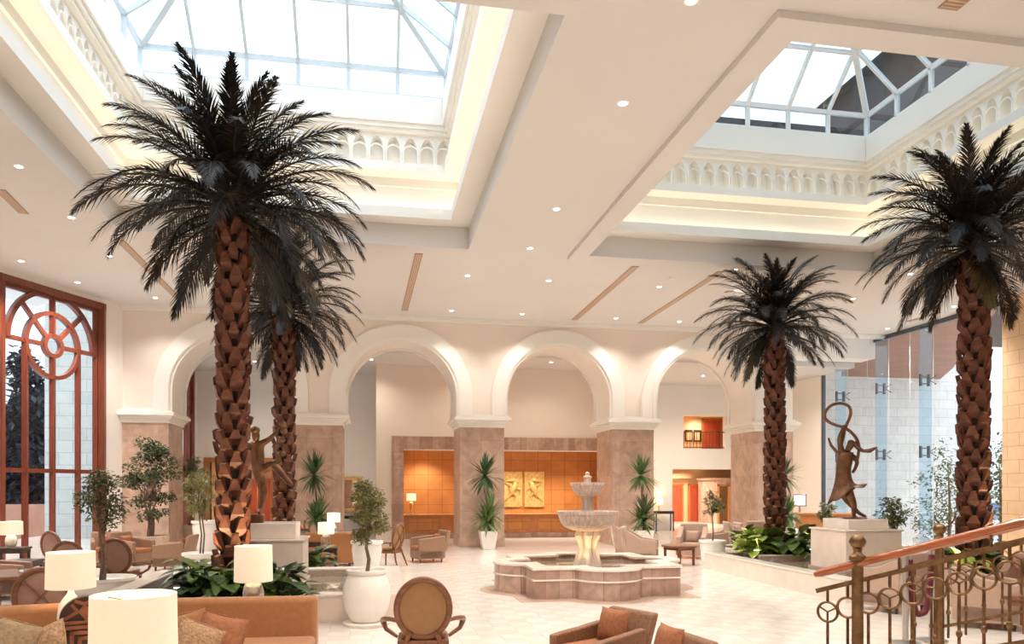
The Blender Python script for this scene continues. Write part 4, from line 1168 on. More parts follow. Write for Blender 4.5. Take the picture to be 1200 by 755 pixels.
# ------------------------------------------------------------------ potted plants
def pot_mesh(kind, s=1.0):
    m = MB()
    if kind == 'urn':      # big round belly
        m.lathe([(.22, 0), (.27, .03), (.36, .22), (.395, .42), (.385, .58), (.33, .74), (.30, .79), (.335, .82), (.34, .86), (.31, .865), (.28, .82), (0, .80)], 32)
    elif kind == 'drum':   # round, with a rolled rim
        m.lathe([(.30, 0), (.36, .06), (.41, .22), (.40, .38), (.35, .50), (.36, .52), (.42, .54), (.42, .60), (.38, .605), (.35, .56), (0, .54)], 32)
    elif kind == 'taper':  # square tapered
        a, b = .20, .30
        m.add([(-a, -a, 0), (a, -a, 0), (a, a, 0), (-a, a, 0), (-b, -b, .62), (b, -b, .62), (b, b, .62), (-b, b, .62), (-b + .04, -b + .04, .62), (b - .04, -b + .04, .62), (b - .04, b - .04, .62), (-b + .04, b - .04, .62),
               (-b + .05, -b + .05, .56), (b - .05, -b + .05, .56), (b - .05, b - .05, .56), (-b + .05, b - .05, .56)],
              [(3, 2, 1, 0)] + [(i, (i + 1) % 4, 4 + (i + 1) % 4, 4 + i) for i in range(4)] + [(4 + i, 4 + (i + 1) % 4, 8 + (i + 1) % 4, 8 + i) for i in range(4)] + [(8 + i, 8 + (i + 1) % 4, 12 + (i + 1) % 4, 12 + i) for i in range(4)] + [(12, 13, 14, 15)])
    elif kind == 'cube':
        ringbox(m, -.42, .42, -.42, .42, 0, .05, .02, .72); m.box(-.38, .38, -.38, .38, 0, .66)
    elif kind == 'bowl':
        m.lathe([(.20, 0), (.34, .08), (.44, .24), (.47, .40), (.50, .42), (.50, .46), (.46, .46), (.43, .40), (0, .38)], 32)
    elif kind == 'tall':   # tapered round jar
        m.lathe([(.21, 0), (.24, .04), (.31, .30), (.34, .55), (.33, .68), (.37, .70), (.37, .76), (.33, .76), (.30, .70), (0, .68)], 28)
    return m


POTH = dict(urn=.80, drum=.54, taper=.56, cube=.66, bowl=.38, tall=.68)


def potted_tree(loc, label, pot, potmat, trunk_h, blobs, n, size, leaf='leaf', cat='potted tree', name='potted_tree', ps=1.0, tr=.03, saucer=False, stems=1, rz=0.0, elong=1.9):
    t = thing(name, label, cat, loc, rz)
    z0 = 0.0
    if saucer:
        s = MB(); s.lathe([(.34, 0), (.36, .05), (.33, .06), (0, .05)], 28); s.build('saucer', M[potmat], t); z0 = .05
    p = pot_mesh(pot); p.v = [(x * ps, y * ps, z * ps + z0) for x, y, z in p.v]
    p.build('pot', M[potmat], t, smooth=40, bevel=0.012 if pot in ('taper', 'cube') else 0)
    zt = POTH[pot] * ps + z0
    s = MB(); s.lathe([(.26 * ps, zt - .03), (.26 * ps, zt + .012), (0, zt + .02)], 16); s.build('soil', M['soil'], t)
    k = MB()
    for q in range(stems):
        ox = (q - (stems - 1) / 2) * .06
        top = (ox * 2.5, .02 * q, zt + trunk_h)
        k.tube([(ox, 0, zt - .02), (ox + .03, .02, zt + trunk_h * .4), (ox - .01, -.02, zt + trunk_h * .75), top], [tr * 1.2, tr, tr * .85, tr * .6], 7)
        for b in blobs[:10]:
            k.tube([top if b[2] > 0.1 else (ox, 0, zt + trunk_h * .7), (b[0] * .5, b[1] * .5, zt + trunk_h + b[2] * .6), (b[0], b[1], zt + trunk_h + b[2])], [tr * .5, tr * .35, tr * .15], 5)
    k.build('trunk', M['bark'], t)
    f = MB(); leafcloud(f, [(b[0], b[1], zt + trunk_h + b[2], b[3], b[4], b[5]) for b in blobs], n, size, elong=elong); f.build('foliage', M[leaf], t, smooth=0)
    return t


def crown(w, h, n, seed, fill=.42, z0=0.0):
    rn = random.Random(seed); out = []
    for i in range(n):
        a = rn.uniform(0, 2 * PI); q = rn.random(); rr = w / 2 * math.sin(PI * (.12 + .8 * q)) * rn.uniform(.35, .75)
        r = w / 2 * fill * rn.uniform(.7, 1.2)
        out.append((math.cos(a) * rr, math.sin(a) * rr, z0 + h * q, r, r, r * .7))
    return out


# tall ficus against the corner column
potted_tree(W(176, 21.8, 0), 'tall bushy ficus in a tan cube pot, before the back left corner column', 'cube', 'pottan', 1.0, crown(1.7, 2.15, 30, 1, .32, -.35), 3600, .058, ps=1.0, tr=.035, stems=3)
potted_tree(W(120, 13.6, 0), 'small leafy ficus in a low white bowl, behind the nearest oval lamp shade', 'bowl', 'potwhite', 1.15, crown(.95, .95, 18, 2, .38, -.15), 1500, .045, leaf='olive', ps=1.1, tr=.025, stems=2)
potted_tree(W(236, 17.6, 0), 'thin willowy tree in a round white pot, left of the tall palm trunk', 'drum', 'potwhite', 1.15, crown(1.0, .75, 12, 3, .4, -.1), 900, .03, leaf='olive', ps=1.0, tr=.018, stems=2, elong=5)
potted_tree(W(222, 27.9, 0), 'feathery palm in a tan pot, in front of the dark red gallery window', 'cube', 'pottan', 1.5, crown(1.0, 1.3, 10, 4, .4, -.2), 800, .05, leaf='leaf', ps=1.0, tr=.03, elong=5)
potted_tree(W(242, 25.5, 0), 'bare stemmed tree in a tall white jar, behind the willowy tree', 'tall', 'potwhite', 1.2, crown(.9, .6, 7, 5, .35), 350, .04, leaf='olive', ps=1.3, tr=.02, elong=3)
potted_tree(W(430, 11.7, 0), 'small olive green tree in a big white urn on a saucer, beside the left pond', 'urn', 'pot', .52, crown(.66, .95, 22, 6, .38, -.05), 3000, .031, leaf='olive', ps=.92, tr=.028, saucer=True)
potted_tree(W(430, 18.6, 0), 'white jar with a low shrub, half hidden behind the olive green tree', 'tall', 'potwhite', .25, crown(.5, .3, 6, 7, .4), 200, .045, leaf='olive', ps=1.05)
potted_tree(W(835, 19.95, 0), 'small round topped ficus in a white pot, behind the left end of the right pond', 'tall', 'potwhite', .75, crown(.6, .55, 10, 8, .42, .0), 520, .05, ps=.95, tr=.02)
potted_tree(W(1048, 17.2, 0), 'standard ficus in a tan pot, right of the ribbon dancer pedestal', 'cube', 'pottan', .72, crown(.95, .55, 12, 9, .40, -.05), 620, .055, ps=.95, tr=.02, stems=3)
potted_tree(W(970, 23.5, 0), 'small dark topiary ball in a pot, left of the ribbon dancer pedestal', 'tall', 'pottan', .5, crown(.62, .45, 10, 10, .5), 700, .05, leaf='leaf', ps=.9)


def blades(mb, c, n, L, w, lo, hi, seed):
    rn = random.Random(seed)
    for _ in range(n):
        a = rn.uniform(0, 2 * PI); e = R(rn.uniform(lo, hi)); l = L * rn.uniform(.8, 1.1)
        d = Vector((math.cos(a) * math.cos(e), math.sin(a) * math.cos(e), math.sin(e))); s = Vector((-math.sin(a), math.cos(a), 0)) * w
        c0 = Vector(c); mid = c0 + d * l * .55; tip = c0 + d * l + Vector((0, 0, -.10 * l * math.cos(e)))
        mb.add([tuple(c0 - s * .5), tuple(c0 + s * .5), tuple(mid + s), tuple(tip), tuple(mid - s)], [(0, 1, 2, 4), (4, 2, 3)])


def yucca(loc, label, seed, z1=1.25, z2=2.5, lean=-.1):
    t = thing('potted_yucca', label, 'yucca', loc, 0, 'yuccas in white tapered pots')
    pot_mesh('taper').build('pot', M['potwhite'], t, smooth=0, bevel=.012)
    s = MB(); s.box(-.24, .24, -.24, .24, .54, .575); s.build('soil', M['soil'], t, smooth=0)
    k = MB(); k.tube([(0, 0, .55), (.03, 0, 1.2), (lean * .4, 0, 1.8), (lean, 0, z2)], [.045, .04, .032, .03], 8); k.tube([(.06, .05, .55), (.12, .06, z1)], [.04, .03], 8); k.build('trunk', M['bark'], t)
    f = MB(); blades(f, (lean, 0, z2), 80, .86, .048, -60, 88, seed); f.build('upper_rosette', M['yucca'], t, smooth=0)
    f = MB(); blades(f, (.06, .02, z1 - .1), 62, .86, .048, -40, 88, seed + 1); blades(f, (-.05, -.03, z1 - .35), 55, .82, .048, -35, 80, seed + 2); f.build('lower_rosette', M['yucca'], t, smooth=0)


yucca(W(572, 26.05, 0), 'two headed yucca in a white tapered pot, at the column between the reception bays', 21)
yucca(W(754, 26.5, 0), 'two headed yucca in a white tapered pot, at the column right of the fountain', 24)
yucca(W(372, 24.9, 0), 'two headed yucca in a white tapered pot, at the column behind the orange sofa', 27)
yucca(W(921, 27.4, 0), 'two headed yucca mostly hidden behind the palm right of the fountain', 30)


def leafy(loc, label, n, L, seed, mt='bigleaf', group=None, hgt=.3):
    rn = random.Random(seed)
    t = thing('leafy_plant', label, 'plant', loc, 0, group)
    f = MB(); st = MB()
    for i in range(n):
        a = rn.uniform(0, 2 * PI); r = rn.uniform(.02, .32); h = rn.uniform(.08, hgt)
        c = Vector((math.cos(a) * r, math.sin(a) * r, h)); l = L * rn.uniform(.7, 1.15); w = l * .36
        e = R(rn.uniform(-25, 55)); a2 = a + rn.uniform(-.6, .6)
        d = Vector((math.cos(a2) * math.cos(e), math.sin(a2) * math.cos(e), math.sin(e))); s = Vector((-math.sin(a2), math.cos(a2), 0)); u = s.cross(d) * -1
        st.tube([(0, 0, -.02), tuple(c * .6 + Vector((0, 0, .02))), tuple(c)], .008, 4)
        pr = [(0, .12), (.2, .8), (.45, 1.0), (.7, .72), (.9, .3), (1.0, .02)]
        v = []
        for q, ww in pr:
            p = c + d * l * q + Vector((0, 0, -.28 * l * q * q)); 
            v += [tuple(p - s * w * ww + u * .05 * ww * l * 1.2), tuple(p), tuple(p + s * w * ww + u * .05 * ww * l * 1.2)]
        ff = []
        for k in range(len(pr) - 1):
            b = k * 3; ff += [(b, b + 1, b + 4, b + 3), (b + 1, b + 2, b + 5, b + 4)]
        f.add(v, ff)
    f.build('leaves', M[mt], t, smooth=60); st.build('stems', M[mt], t)
    return t


gl = 'broad leaved plants round the tall left palm'
for i, (px, d, lb) in enumerate(((222, 11.2, 'leftmost plant of the bed, beside the cushions'), (244, 11.5, 'second from its left end, before the trunk'), (262, 11.15, 'plant directly before the foot of the palm trunk'),
                                 (283, 11.6, 'just right of the palm foot, behind the lamp'), (306, 11.3, 'plant behind the lamp on the sofa table'), (326, 11.7, 'rightmost plant but one, below the pedestal'), (333, 11.15, 'rightmost plant of the bed, at its front rim'), (236, 12.6, 'plant at the back left of the palm trunk'))):
    leafy(W(px, d, BED), f'dark green plant in the left bed, {lb}', 34, .34, 40 + i, group=gl, hgt=.5)
gr = 'broad leaved plants round the palm right of the fountain'
for i, (px, d, lb, mt) in enumerate(((879, 19.6, 'lime green leafy plant at the left end of the right bed', 'limeleaf'), (891, 19.35, 'bright lime leafy plant in the right bed, second from its left end', 'limeleaf'), (874, 20.4, 'dark green leafy plant at the far left of the right bed, behind the lime ones', 'bigleaf'),
                                     (905, 19.4, 'green leafy plant in the right bed, just before the palm trunk', 'bigleaf'), (921, 19.5, 'green leafy plant in the right bed, right of the palm trunk', 'bigleaf'), (936, 19.45, 'green leafy plant in the right bed, left of the pedestal', 'bigleaf'), (946, 19.9, 'tall green leafy plant in the right bed, nearest the pedestal', 'bigleaf'))):
    leafy(W(px, d, BED), lb, 40, .42, 60 + i, mt, gr, .55)
for i, (px, d, lb, mt) in enumerate(((1112, 15.4, 'green leafy plant behind the railing, left of the far right palm', 'bigleaf'), (1130, 14.9, 'lime leafy plant behind the railing, before the far right palm', 'limeleaf'), (1152, 15.0, 'green leafy plant behind the railing, right of the far right palm', 'bigleaf'), (1170, 15.3, 'green leafy plant behind the railing, at the right end of the bed', 'bigleaf'))):
    leafy(W(px, d, BED), lb, 34, .38, 70 + i, mt, 'broad leaved plants round the far right palm', .45)
leafy(W(364, 17.2, 0), 'green leafy plant on the floor behind the left pond, before the orange sofa', 60, .38, 81, 'bigleaf', None, .7)

# ------------------------------------------------------------------ chairs
def oval_chair(loc, rz, label, frame='wood', cloth='tan', cross=False, group='oval backed armchairs', arms=True):
    t = thing('oval_back_chair', label, 'chair', loc, rz, group)
    fm, cm = M[frame], M[cloth]
    tilt = TR((0, .27, .775), rx=R(-9))
    m = MB(); ps = [tilt @ Vector((.285 * math.cos(a), 0, .33 * math.sin(a))) for a in [2 * PI * k / 40 for k in range(40)]]
    m.tube(ps, .036, 8, closed=True); m.build('back_frame', fm, t, smooth=60)
    m = MB(); m.lathe([(0.0, -.045), (.12, -.042), (.21, -.03), (.262, -.01), (.262, .01), (.21, .03), (.12, .042), (0.0, .045)], 36, T=tilt @ TR(rx=PI / 2, s=(1, 1.16, 1)))
    m.build('back_panel', cm, t, smooth=60)
    if cross:
        for sg in (-1, 1):
            m = MB(); m.tube([tilt @ Vector((sg * .2 * c, .055 - .01 * abs(c), .24 * c)) for c in (-1, -.5, 0, .5, 1)], .013, 6); m.build('cross_bar', fm, t)
    m = MB(); m.box(-.25, .25, -.25, .20, .43, .50); m.build('seat_cushion', cm, t, bevel=.03, bseg=3)
    m = MB(); m.box(-.28, .28, -.26, .27, .36, .43); m.build('seat_frame', fm, t, smooth=0, bevel=.012)
    for sx in (-1, 1):
        if arms:
            m = MB(); m.tube([(sx * .26, .25, .64), (sx * .36, .12, .645), (sx * .435, -.05, .62), (sx * .455, -.17, .59), (sx * .45, -.215, .55), (sx * .42, -.19, .48), (sx * .29, -.14, .40)], [.024, .026, .028, .034, .034, .026, .022], 8)
            m.build('arm', fm, t, smooth=60)
        m = MB(); m.tube([(sx * .14, .25, .52), (sx * .19, .27, .40), (sx * .25, .33, .18), (sx * .27, .40, 0)], [.03, .028, .024, .02], 8); m.build('leg', fm, t)
        m = MB(); m.tube([(sx * .25, -.23, .40), (sx * .25, -.235, .2), (sx * .255, -.245, 0)], [.03, .024, .017], 8); m.build('leg', fm, t)
    return t


def armchair(loc, rz, label, w=.74, d=.74, bh=.80, ah=.60, frame='wickertan', seat='rust', pillow='rust', name='armchair', group=None, aw=.10, wing=False, rake=.16, legs='darkwood', curve=True):
    """upholstered or woven armchair; faces -Y"""
    t = thing(name, label, 'armchair', loc, rz, group)
    h = w / 2; fm = M[frame]; lh = .10
    m = MB(); m.box(-h, h, -d / 2, d / 2 - .1, lh, .34); m.build('base', fm, t, smooth=0, bevel=.015)
    m = MB(); m.box(-h + aw, h - aw, -d / 2 - .01, d / 2 - .12, .34, .45); m.build('seat_cushion', M[seat], t, bevel=.035, bseg=3)
    y = d / 2 - .13
    m = MB(); m.add([(-h + .01, y, .3), (h - .01, y, .3), (h - .01, y + .13, .3), (-h + .01, y + .13, .3), (-h + .02, y + rake, bh), (h - .02, y + rake, bh), (h - .02, y + rake + .10, bh), (-h + .02, y + rake + .10, bh)],
                    [(3, 2, 1, 0), (4, 5, 6, 7), (0, 1, 5, 4), (1, 2, 6, 5), (2, 3, 7, 6), (3, 0, 4, 7)])
    m.build('backrest', fm, t, bevel=.035, bseg=3)
    for sx in (-1, 1):
        x0, x1 = (h - aw, h) if sx > 0 else (-h, -h + aw)
        tf = ah; tb = ah + (.06 if curve else 0); hb = bh - .08 if wing else tb
        m = MB(); yy = [-d / 2, -d / 2 + .15, 0, y + .08]; zz = [tf - .02, tf, tf + .02 if not wing else ah + .04, hb]
        v = []; 
        for a, b in zip(yy, zz): v += [(x0, a, lh + .02), (x1, a, lh + .02), (x1, a, b), (x0, a, b)]
        f = [(0, 1, 2, 3), (15, 14, 13, 12)]
        for i in range(3):
            for k in range(4): f.append((i * 4 + k, i * 4 + 4 + k, i * 4 + 4 + (k + 1) % 4, i * 4 + (k + 1) % 4))
        m.add(v, f); m.build('armrest', fm, t, smooth=30, bevel=.02, bseg=3)
        for sy in (-d / 2 + .06, d / 2 - .14):
            m = MB(); m.lathe([(.022, 0), (.032, lh + .04)], 8, (sx * (h - .07), sy, 0)); m.build('leg', M[legs], t)
    if pillow:
        m = MB(); m.pillow(.42, .36, .16, T=TR((0, y - .05, .62), rx=R(-16))); m.build('back_pillow', M[pillow], t, smooth=60)
    return t


def side_table(loc, label, w=.55, d=.55, h=.55, mt='darkwood', rz=0.0, name='side_table', rnd=False):
    t = thing(name, label, 'table', loc, rz)
    m = MB()
    if rnd: m.lathe([(w / 2 - .02, h - .05), (w / 2, h - .04), (w / 2, h - .01), (w / 2 - .01, h)], 32)
    else: m.box(-w / 2, w / 2, -d / 2, d / 2, h - .05, h)
    m.build('tabletop', M[mt], t, smooth=30, bevel=0 if rnd else .008)
    m = MB()
    k = .62 if rnd else .92
    m.box(-w / 2 * k, w / 2 * k, -d / 2 * k, d / 2 * k, h - .13, h - .05); m.build('apron', M[mt], t, smooth=0)
    for sx in (-1, 1):
        for sy in (-1, 1):
            m = MB(); m.bar((sx * (w / 2 * k - .03), sy * (d / 2 * k - .03), 0), (sx * (w / 2 * k - .03), sy * (d / 2 * k - .03), h - .05), .05, .05); m.build('leg', M[mt], t, smooth=0)
    return t


def table_lamp(loc, label, sr=.225, sh=.32, base='silver', bh=.34, shade='shade', watt=9, shape='egg', name='table_lamp', sx=1.0):
    t = thing(name, label, 'lamp', loc)
    m = MB()
    if shape == 'egg': m.lathe([(.075, 0), (.11, .04), (.125, .13), (.11, .22), (.07, .29), (.03, bh - .02), (.02, bh + .02)], 24)
    elif shape == 'box': m.box(-.12, .12, -.12, .12, 0, bh)
    else: m.lathe([(.10, 0), (.10, .02), (.03, .05), (.02, .16), (.05, .22), (.075, bh - .06), (.02, bh)], 18)
    m.build('lamp_base', M[base], t)
    m = MB(); m.lathe([(.008, bh), (.008, bh + sh * .8)], 8); m.build('stem', M['brass'], t)
    m = MB(); seg = 40; r0, r1 = sr, sr * .97
    z0, z1 = bh + .03, bh + .03 + sh
    m.lathe([(r0, z0), (r1, z1), (r1 - .006, z1), (r0 - .006, z0), (r0, z0)], seg, sx=sx)
    m.f = [f for f in m.f if len(f) == 4]
    m.mi = [0] * len(m.f)
    so = m.build('lamp_shade', M[shade], t, smooth=60)
    m = MB()
    for k in range(3):
        a = 2 * PI * k / 3 + .4; m.bar((0, 0, z1 - .04), (math.cos(a) * r1 * .99 * sx, math.sin(a) * r1 * .99, z1 - .03), .006, .006)
    m.build('shade_spider', M['brass'], so, smooth=0)
    b = MB(); b.ball((0, 0, bh + sh * .5), .035, 10, 8); b.build('bulb', M['downlight'], t)
    l = bpy.data.lights.new('lamp_bulb', 'POINT'); l.energy = watt; l.color = (1, .74, .42); l.shadow_soft_size = .05
    o = bpy.data.objects.new('lamp_bulb', l); COL.objects.link(o); o.location = Vector(loc) + Vector((0, 0, bh + sh * .55 + .06))
    return t


# foreground oval chair and two woven chairs
oval_chair(W(496, 8.62, 0), R(176), 'nearest oval backed chair with golden tan leather, in the middle foreground', 'wood', 'tan')
armchair(W(702, 8.1, 0), R(-62), 'brown woven armchair in the foreground before the fountain, with a rust cushion', w=.72, d=.78, bh=.76, ah=.56, frame='wicker', rake=.22, group='woven armchairs')
armchair(W(760, 7.15, 0), R(-80), 'brown woven armchair at the bottom edge, only its back top showing', w=.72, d=.78, bh=.68, ah=.47, frame='wicker', rake=.2, group='woven armchairs')
# left lounge
oval_chair(W(143, 14.9, 0), R(172), 'mauve oval backed chair seen from behind, right of the small ficus', 'wood', 'mauve')
oval_chair(W(73, 17.3, 0), R(150), 'mauve oval backed chair nearest the rosette window', 'wood', 'mauve')
oval_chair(W(88, 14.2, 0), R(175), 'mauve oval backed chair half hidden behind the second oval lamp shade', 'wood', 'mauve')
oval_chair(W(51, 9.6, 0), R(197), 'mauve oval backed chair with crossed bars on its back, left of the second lamp', 'wood', 'mauve', True)
oval_chair(W(-12, 8.7, 0), R(120), 'mauve chair cut by the left edge, with a curved wooden arm', 'wood', 'mauve')
side_table(W(16, 12.2, 0), 'big dark wooden table at the left edge among the oval chairs', 1.3, 1.3, .74, 'wood', 0, 'round_table', True)
armchair(W(4, 14.5, 0), R(100), 'mauve brown tub armchair at the left edge under the window lamp', w=.8, d=.8, bh=.95, ah=.66, frame='mauve', seat='mauve', pillow=None, group=None)
side_table(W(27, 15.6, 0), 'small dark side table by the window, beside the tub armchair', .6, .6, .62, 'darkwood')
table_lamp(W(13, 17.6, .72), 'white table lamp by the rosette window at the left edge', .24, .30, 'potwhite', .26, watt=14)
side_table(W(13, 17.6, 0), 'dark console under the white lamp by the rosette window', .7, .5, .72, 'darkwood')
g_ = thing('tea_light_glass', 'small glass tea light on the big dark table', 'glass', W(25, 12.2, .74))
m = MB(); m.lathe([(.04, 0), (.05, .08), (.045, .08), (.036, .01), (0, .01)], 14); m.build('glass', M['globe'], g_); m = MB(); m.lathe([(.03, .012), (.03, .04)], 10); m.build('candle', M['shadelit'], g_)
wk = [(156, 20.8, R(60), 'tan woven armchair before the tall ficus pot'), (204, 19.6, R(-95), 'tan woven armchair left of the round white pot, seen from its side')]
for px, d, rz, lb in wk: armchair(W(px, d, 0), rz, lb, w=.78, d=.8, bh=.88, ah=.66, frame='orange' if False else 'wickertan', group='woven armchairs')
armchair(W(125, 21.2, 0), R(20), 'tan woven armchair by the window, behind the small ficus', w=.78, d=.8, bh=.85, ah=.64, frame='wickertan', group='woven armchairs')
armchair(W(502, 21.6, 0), R(-75), 'tan woven armchair standing alone before the left reception bay', w=.80, d=.82, bh=.88, ah=.68, frame='wickertan', group='woven armchairs')
oval_chair(W(456, 20.4, 0), R(-120), 'wooden framed armchair half hidden behind the olive green tree', 'wood', 'tan', True)

# orange sofa group in the middle distance
def sofa(loc, rz, label, w, d, bh, sh, mt, name='sofa', arms=True, seats=2, ah=.6):
    t = thing(name, label, 'sofa', loc, rz); h = w / 2
    m = MB(); m.box(-h, h, -d / 2, d / 2, .10, .32); m.build('base', M[mt], t, bevel=.03)
    aw = .16 if arms else 0
    sw = (w - 2 * aw) / seats
    for k in range(seats):
        m = MB(); m.box(-h + aw + k * sw + .005, -h + aw + (k + 1) * sw - .005, -d / 2 - .02, d / 2 - .2, .32, sh); m.build('seat_cushion', M[mt], t, bevel=.05, bseg=3)
    m = MB(); m.add([(-h, d / 2 - .24, .3), (h, d / 2 - .24, .3), (h, d / 2, .1), (-h, d / 2, .1), (-h, d / 2 - .14, bh), (h, d / 2 - .14, bh), (h, d / 2 + .05, bh), (-h, d / 2 + .05, bh)],
                    [(3, 2, 1, 0), (4, 5, 6, 7), (0, 1, 5, 4), (1, 2, 6, 5), (2, 3, 7, 6), (3, 0, 4, 7)]); m.build('backrest', M[mt], t, bevel=.06, bseg=4)
    if arms:
        for sx in (-1, 1):
            m = MB(); m.box(sx * h - (aw if sx > 0 else 0), sx * h + (aw if sx < 0 else 0), -d / 2, d / 2, .12, ah); m.build('armrest', M[mt], t, bevel=.05, bseg=3)
    for sx in (-1, 1):
        for sy in (-1, 1):
            m = MB(); m.lathe([(.025, 0), (.035, .11)], 8, (sx * (h - .1), sy * (d / 2 - .1), 0)); m.build('leg', M['darkwood'], t)
    return t


sofa(W(388, 20.6, 0), R(175), 'orange leather sofa seen from behind, in front of the column with a yucca', 1.25, .9, .92, .45, 'orange', ah=.66)
side_table(W(383, 18.2, 0), 'dark wooden side table behind the left pond, before the orange sofa', .52, .52, .68, 'darkwood')
table_lamp(W(382, 18.2, .68), 'white shaded lamp on the dark side table before the orange sofa', .19, .27, 'globe', .28, 'shadelit', 6)
side_table(W(392, 22.6, 0), 'low dark table behind the orange sofa', .7, .5, .68, 'darkwood')
table_lamp(W(391, 22.6, .68), 'white shaded lamp behind the orange sofa, right of the nearer lamp', .19, .27, 'silver', .36, 'shadelit', 6)
side_table(W(357, 20.2, 0), 'narrow dark console left of the orange sofa, under the metal lantern', .9, .4, .66, 'darkwood', 0, 'console_table')
t = thing('metal_lantern', 'dark pierced metal lantern on the console left of the orange sofa', 'lantern', W(357, 20.2, .66))
m = MB(); m.box(-.15, .15, -.15, .15, 0, .03); m.box(-.13, .13, -.13, .13, .30, .34); m.build('frame', M['bronze'], t, smooth=0)
for sx in (-1, 1):
    for sy in (-1, 1):
        m = MB(); m.bar((sx * .12, sy * .12, .03), (sx * .12, sy * .12, .3), .025, .025); m.build('post', M['bronze'], t, smooth=0)
m = MB(); m.lathe([(.15, .34), (.12, .42), (.05, .49), (.02, .5), (.03, .54), (0, .56)], 12); m.build('dome', M['bronze'], t)
m = MB(); m.box(-.1, .1, -.1, .1, .03, .3); m.build('pane', M['globe'], t, smooth=0)

# right hand lounge
gb = 'beige armchairs of the right lounge'
armchair(W(752, 20.9, 0), R(65), 'beige high backed armchair right of the fountain, seen from behind', w=.85, d=.85, bh=1.02, ah=.68, frame='beige', seat='beige', pillow=None, group=gb, aw=.14, wing=True)
armchair(W(737, 22.6, 0), R(75), 'beige high backed armchair partly hidden behind the nearer one by the fountain', w=.85, d=.85, bh=1.02, ah=.68, frame='beige', seat='beige', pillow=None, group=gb, aw=.14, wing=True)
armchair(W(811, 22.8, 0), R(-30), 'beige armchair with a pillow facing the low wooden table', w=.85, d=.85, bh=1.0, ah=.66, frame='beige', seat='beige', pillow='beige', group=gb, aw=.14, wing=True)
armchair(W(846, 23.6, 0), R(-100), 'beige armchair behind the round topped ficus, seen from its side', w=.85, d=.85, bh=1.02, ah=.68, frame='beige', seat='beige', pillow=None, group=gb, aw=.14, wing=True)
armchair(W(871, 23.3, 0), R(75), 'beige armchair left of the lime green plants', w=.85, d=.85, bh=1.05, ah=.68, frame='beige', seat='beige', pillow=None, group=gb, aw=.14, wing=True)
armchair(W(889, 24.2, 0), R(160), 'beige armchair behind the lime green plants, only its back top showing', w=.9, d=.85, bh=1.05, ah=.68, frame='beige', seat='beige', pillow=None, group=gb, aw=.14, wing=True)
side_table(W(796, 20.7, 0), 'round low wooden table between the beige armchairs', .95, .95, .54, 'wood', R(20), 'coffee_table', True)
armchair(W(1152, 11.7, 0), R(48), 'big cream armchair behind the stair railing, turned away from the camera', w=.95, d=.9, bh=1.0, ah=.70, frame='beige', seat='beige', pillow=None, group=gb, aw=.16, wing=True, curve=False)
armchair(W(1047, 13.1, 0), R(200), 'cream tub armchair behind the railing, left of the rope stanchions', w=.85, d=.85, bh=1.02, ah=.72, frame='beige', seat='beige', pillow=None, group=gb, aw=.14, wing=True)
armchair(W(1208, 12.4, 0), R(-60), 'beige armchair at the right edge beside the wooden side table', w=.9, d=.9, bh=.98, ah=.68, frame='mauve', seat='mauve', pillow=None, group=None, aw=.14, wing=True)
side_table(W(1190, 11.3, 0), 'wooden side table behind the railing at the right edge', .6, .6, .52, 'wood', R(20))

# ------------------------------------------------------------------ foreground left: sofas, lamps, cushions
sofa(W(268, 8.25, 0), R(-3 - 0), 'burnt orange sofa in the foreground below the tall palm', 1.78, .9, .86, .44, 'orange', arms=False)
side_table(W(296, 9.15, 0), 'dark console behind the foreground orange sofa', 1.2, .36, .70, 'darkwood', 0, 'console_table')
table_lamp(W(297, 9.15, .70), 'table lamp with a silver egg base behind the foreground orange sofa', .222, .42, 'silver', .25, watt=6)
sofa(W(20, 6.6, 0), R(12), 'burnt orange sofa in the bottom left corner', 1.25, .85, 1.03, .44, 'orange', arms=False)


def cushion(px, d, z, w, h, t, rx, rz, mt, label, ry=0.0):
    o = thing('cushion', label, 'cushion', W(px, d, z), 0, 'loose cushions of the foreground sofas')
    m = MB(); m.pillow(w, h, t, T=TR((0, 0, 0), rx=rx, ry=ry, rz=rz)); m.build('cover', M[mt], o, smooth=60)
    f = MB()
    T = TR((0, 0, 0), rx=rx, ry=ry, rz=rz)
    f.tube([T @ Vector(p) for p in ((-w * .47, 0, -h * .47), (0, 0, -h * .48), (w * .47, 0, -h * .47), (w * .48, 0, 0), (w * .47, 0, h * .47), (0, 0, h * .48), (-w * .47, 0, h * .47), (-w * .48, 0, 0))], .008, 5, closed=True)
    f.build('piping', M[mt], o)


cushion(216, 7.75, .60, .50, .46, .17, R(-14), R(-12), 'orange', 'plain orange cushion at the back left of the foreground sofa', R(-14))
cushion(229, 7.5, .57, .44, .42, .18, R(-22), R(6), 'crochet', 'crocheted cushion with raised knots on the foreground sofa', R(24))
cushion(259, 7.7, .60, .46, .44, .16, R(-16), R(14), 'rust', 'dark rust woven cushion at the right of the foreground cushion pile', R(16))
cushion(18, 5.9, .92, .36, .30, .18, R(-25), R(8), 'fringe', 'shaggy straw coloured cushion on the bottom left sofa', R(20))
cushion(54, 6.0, .90, .34, .24, .14, R(-30), R(-10), 'crochet', 'striped fringed cushion beside the carved wooden stand', R(-28))

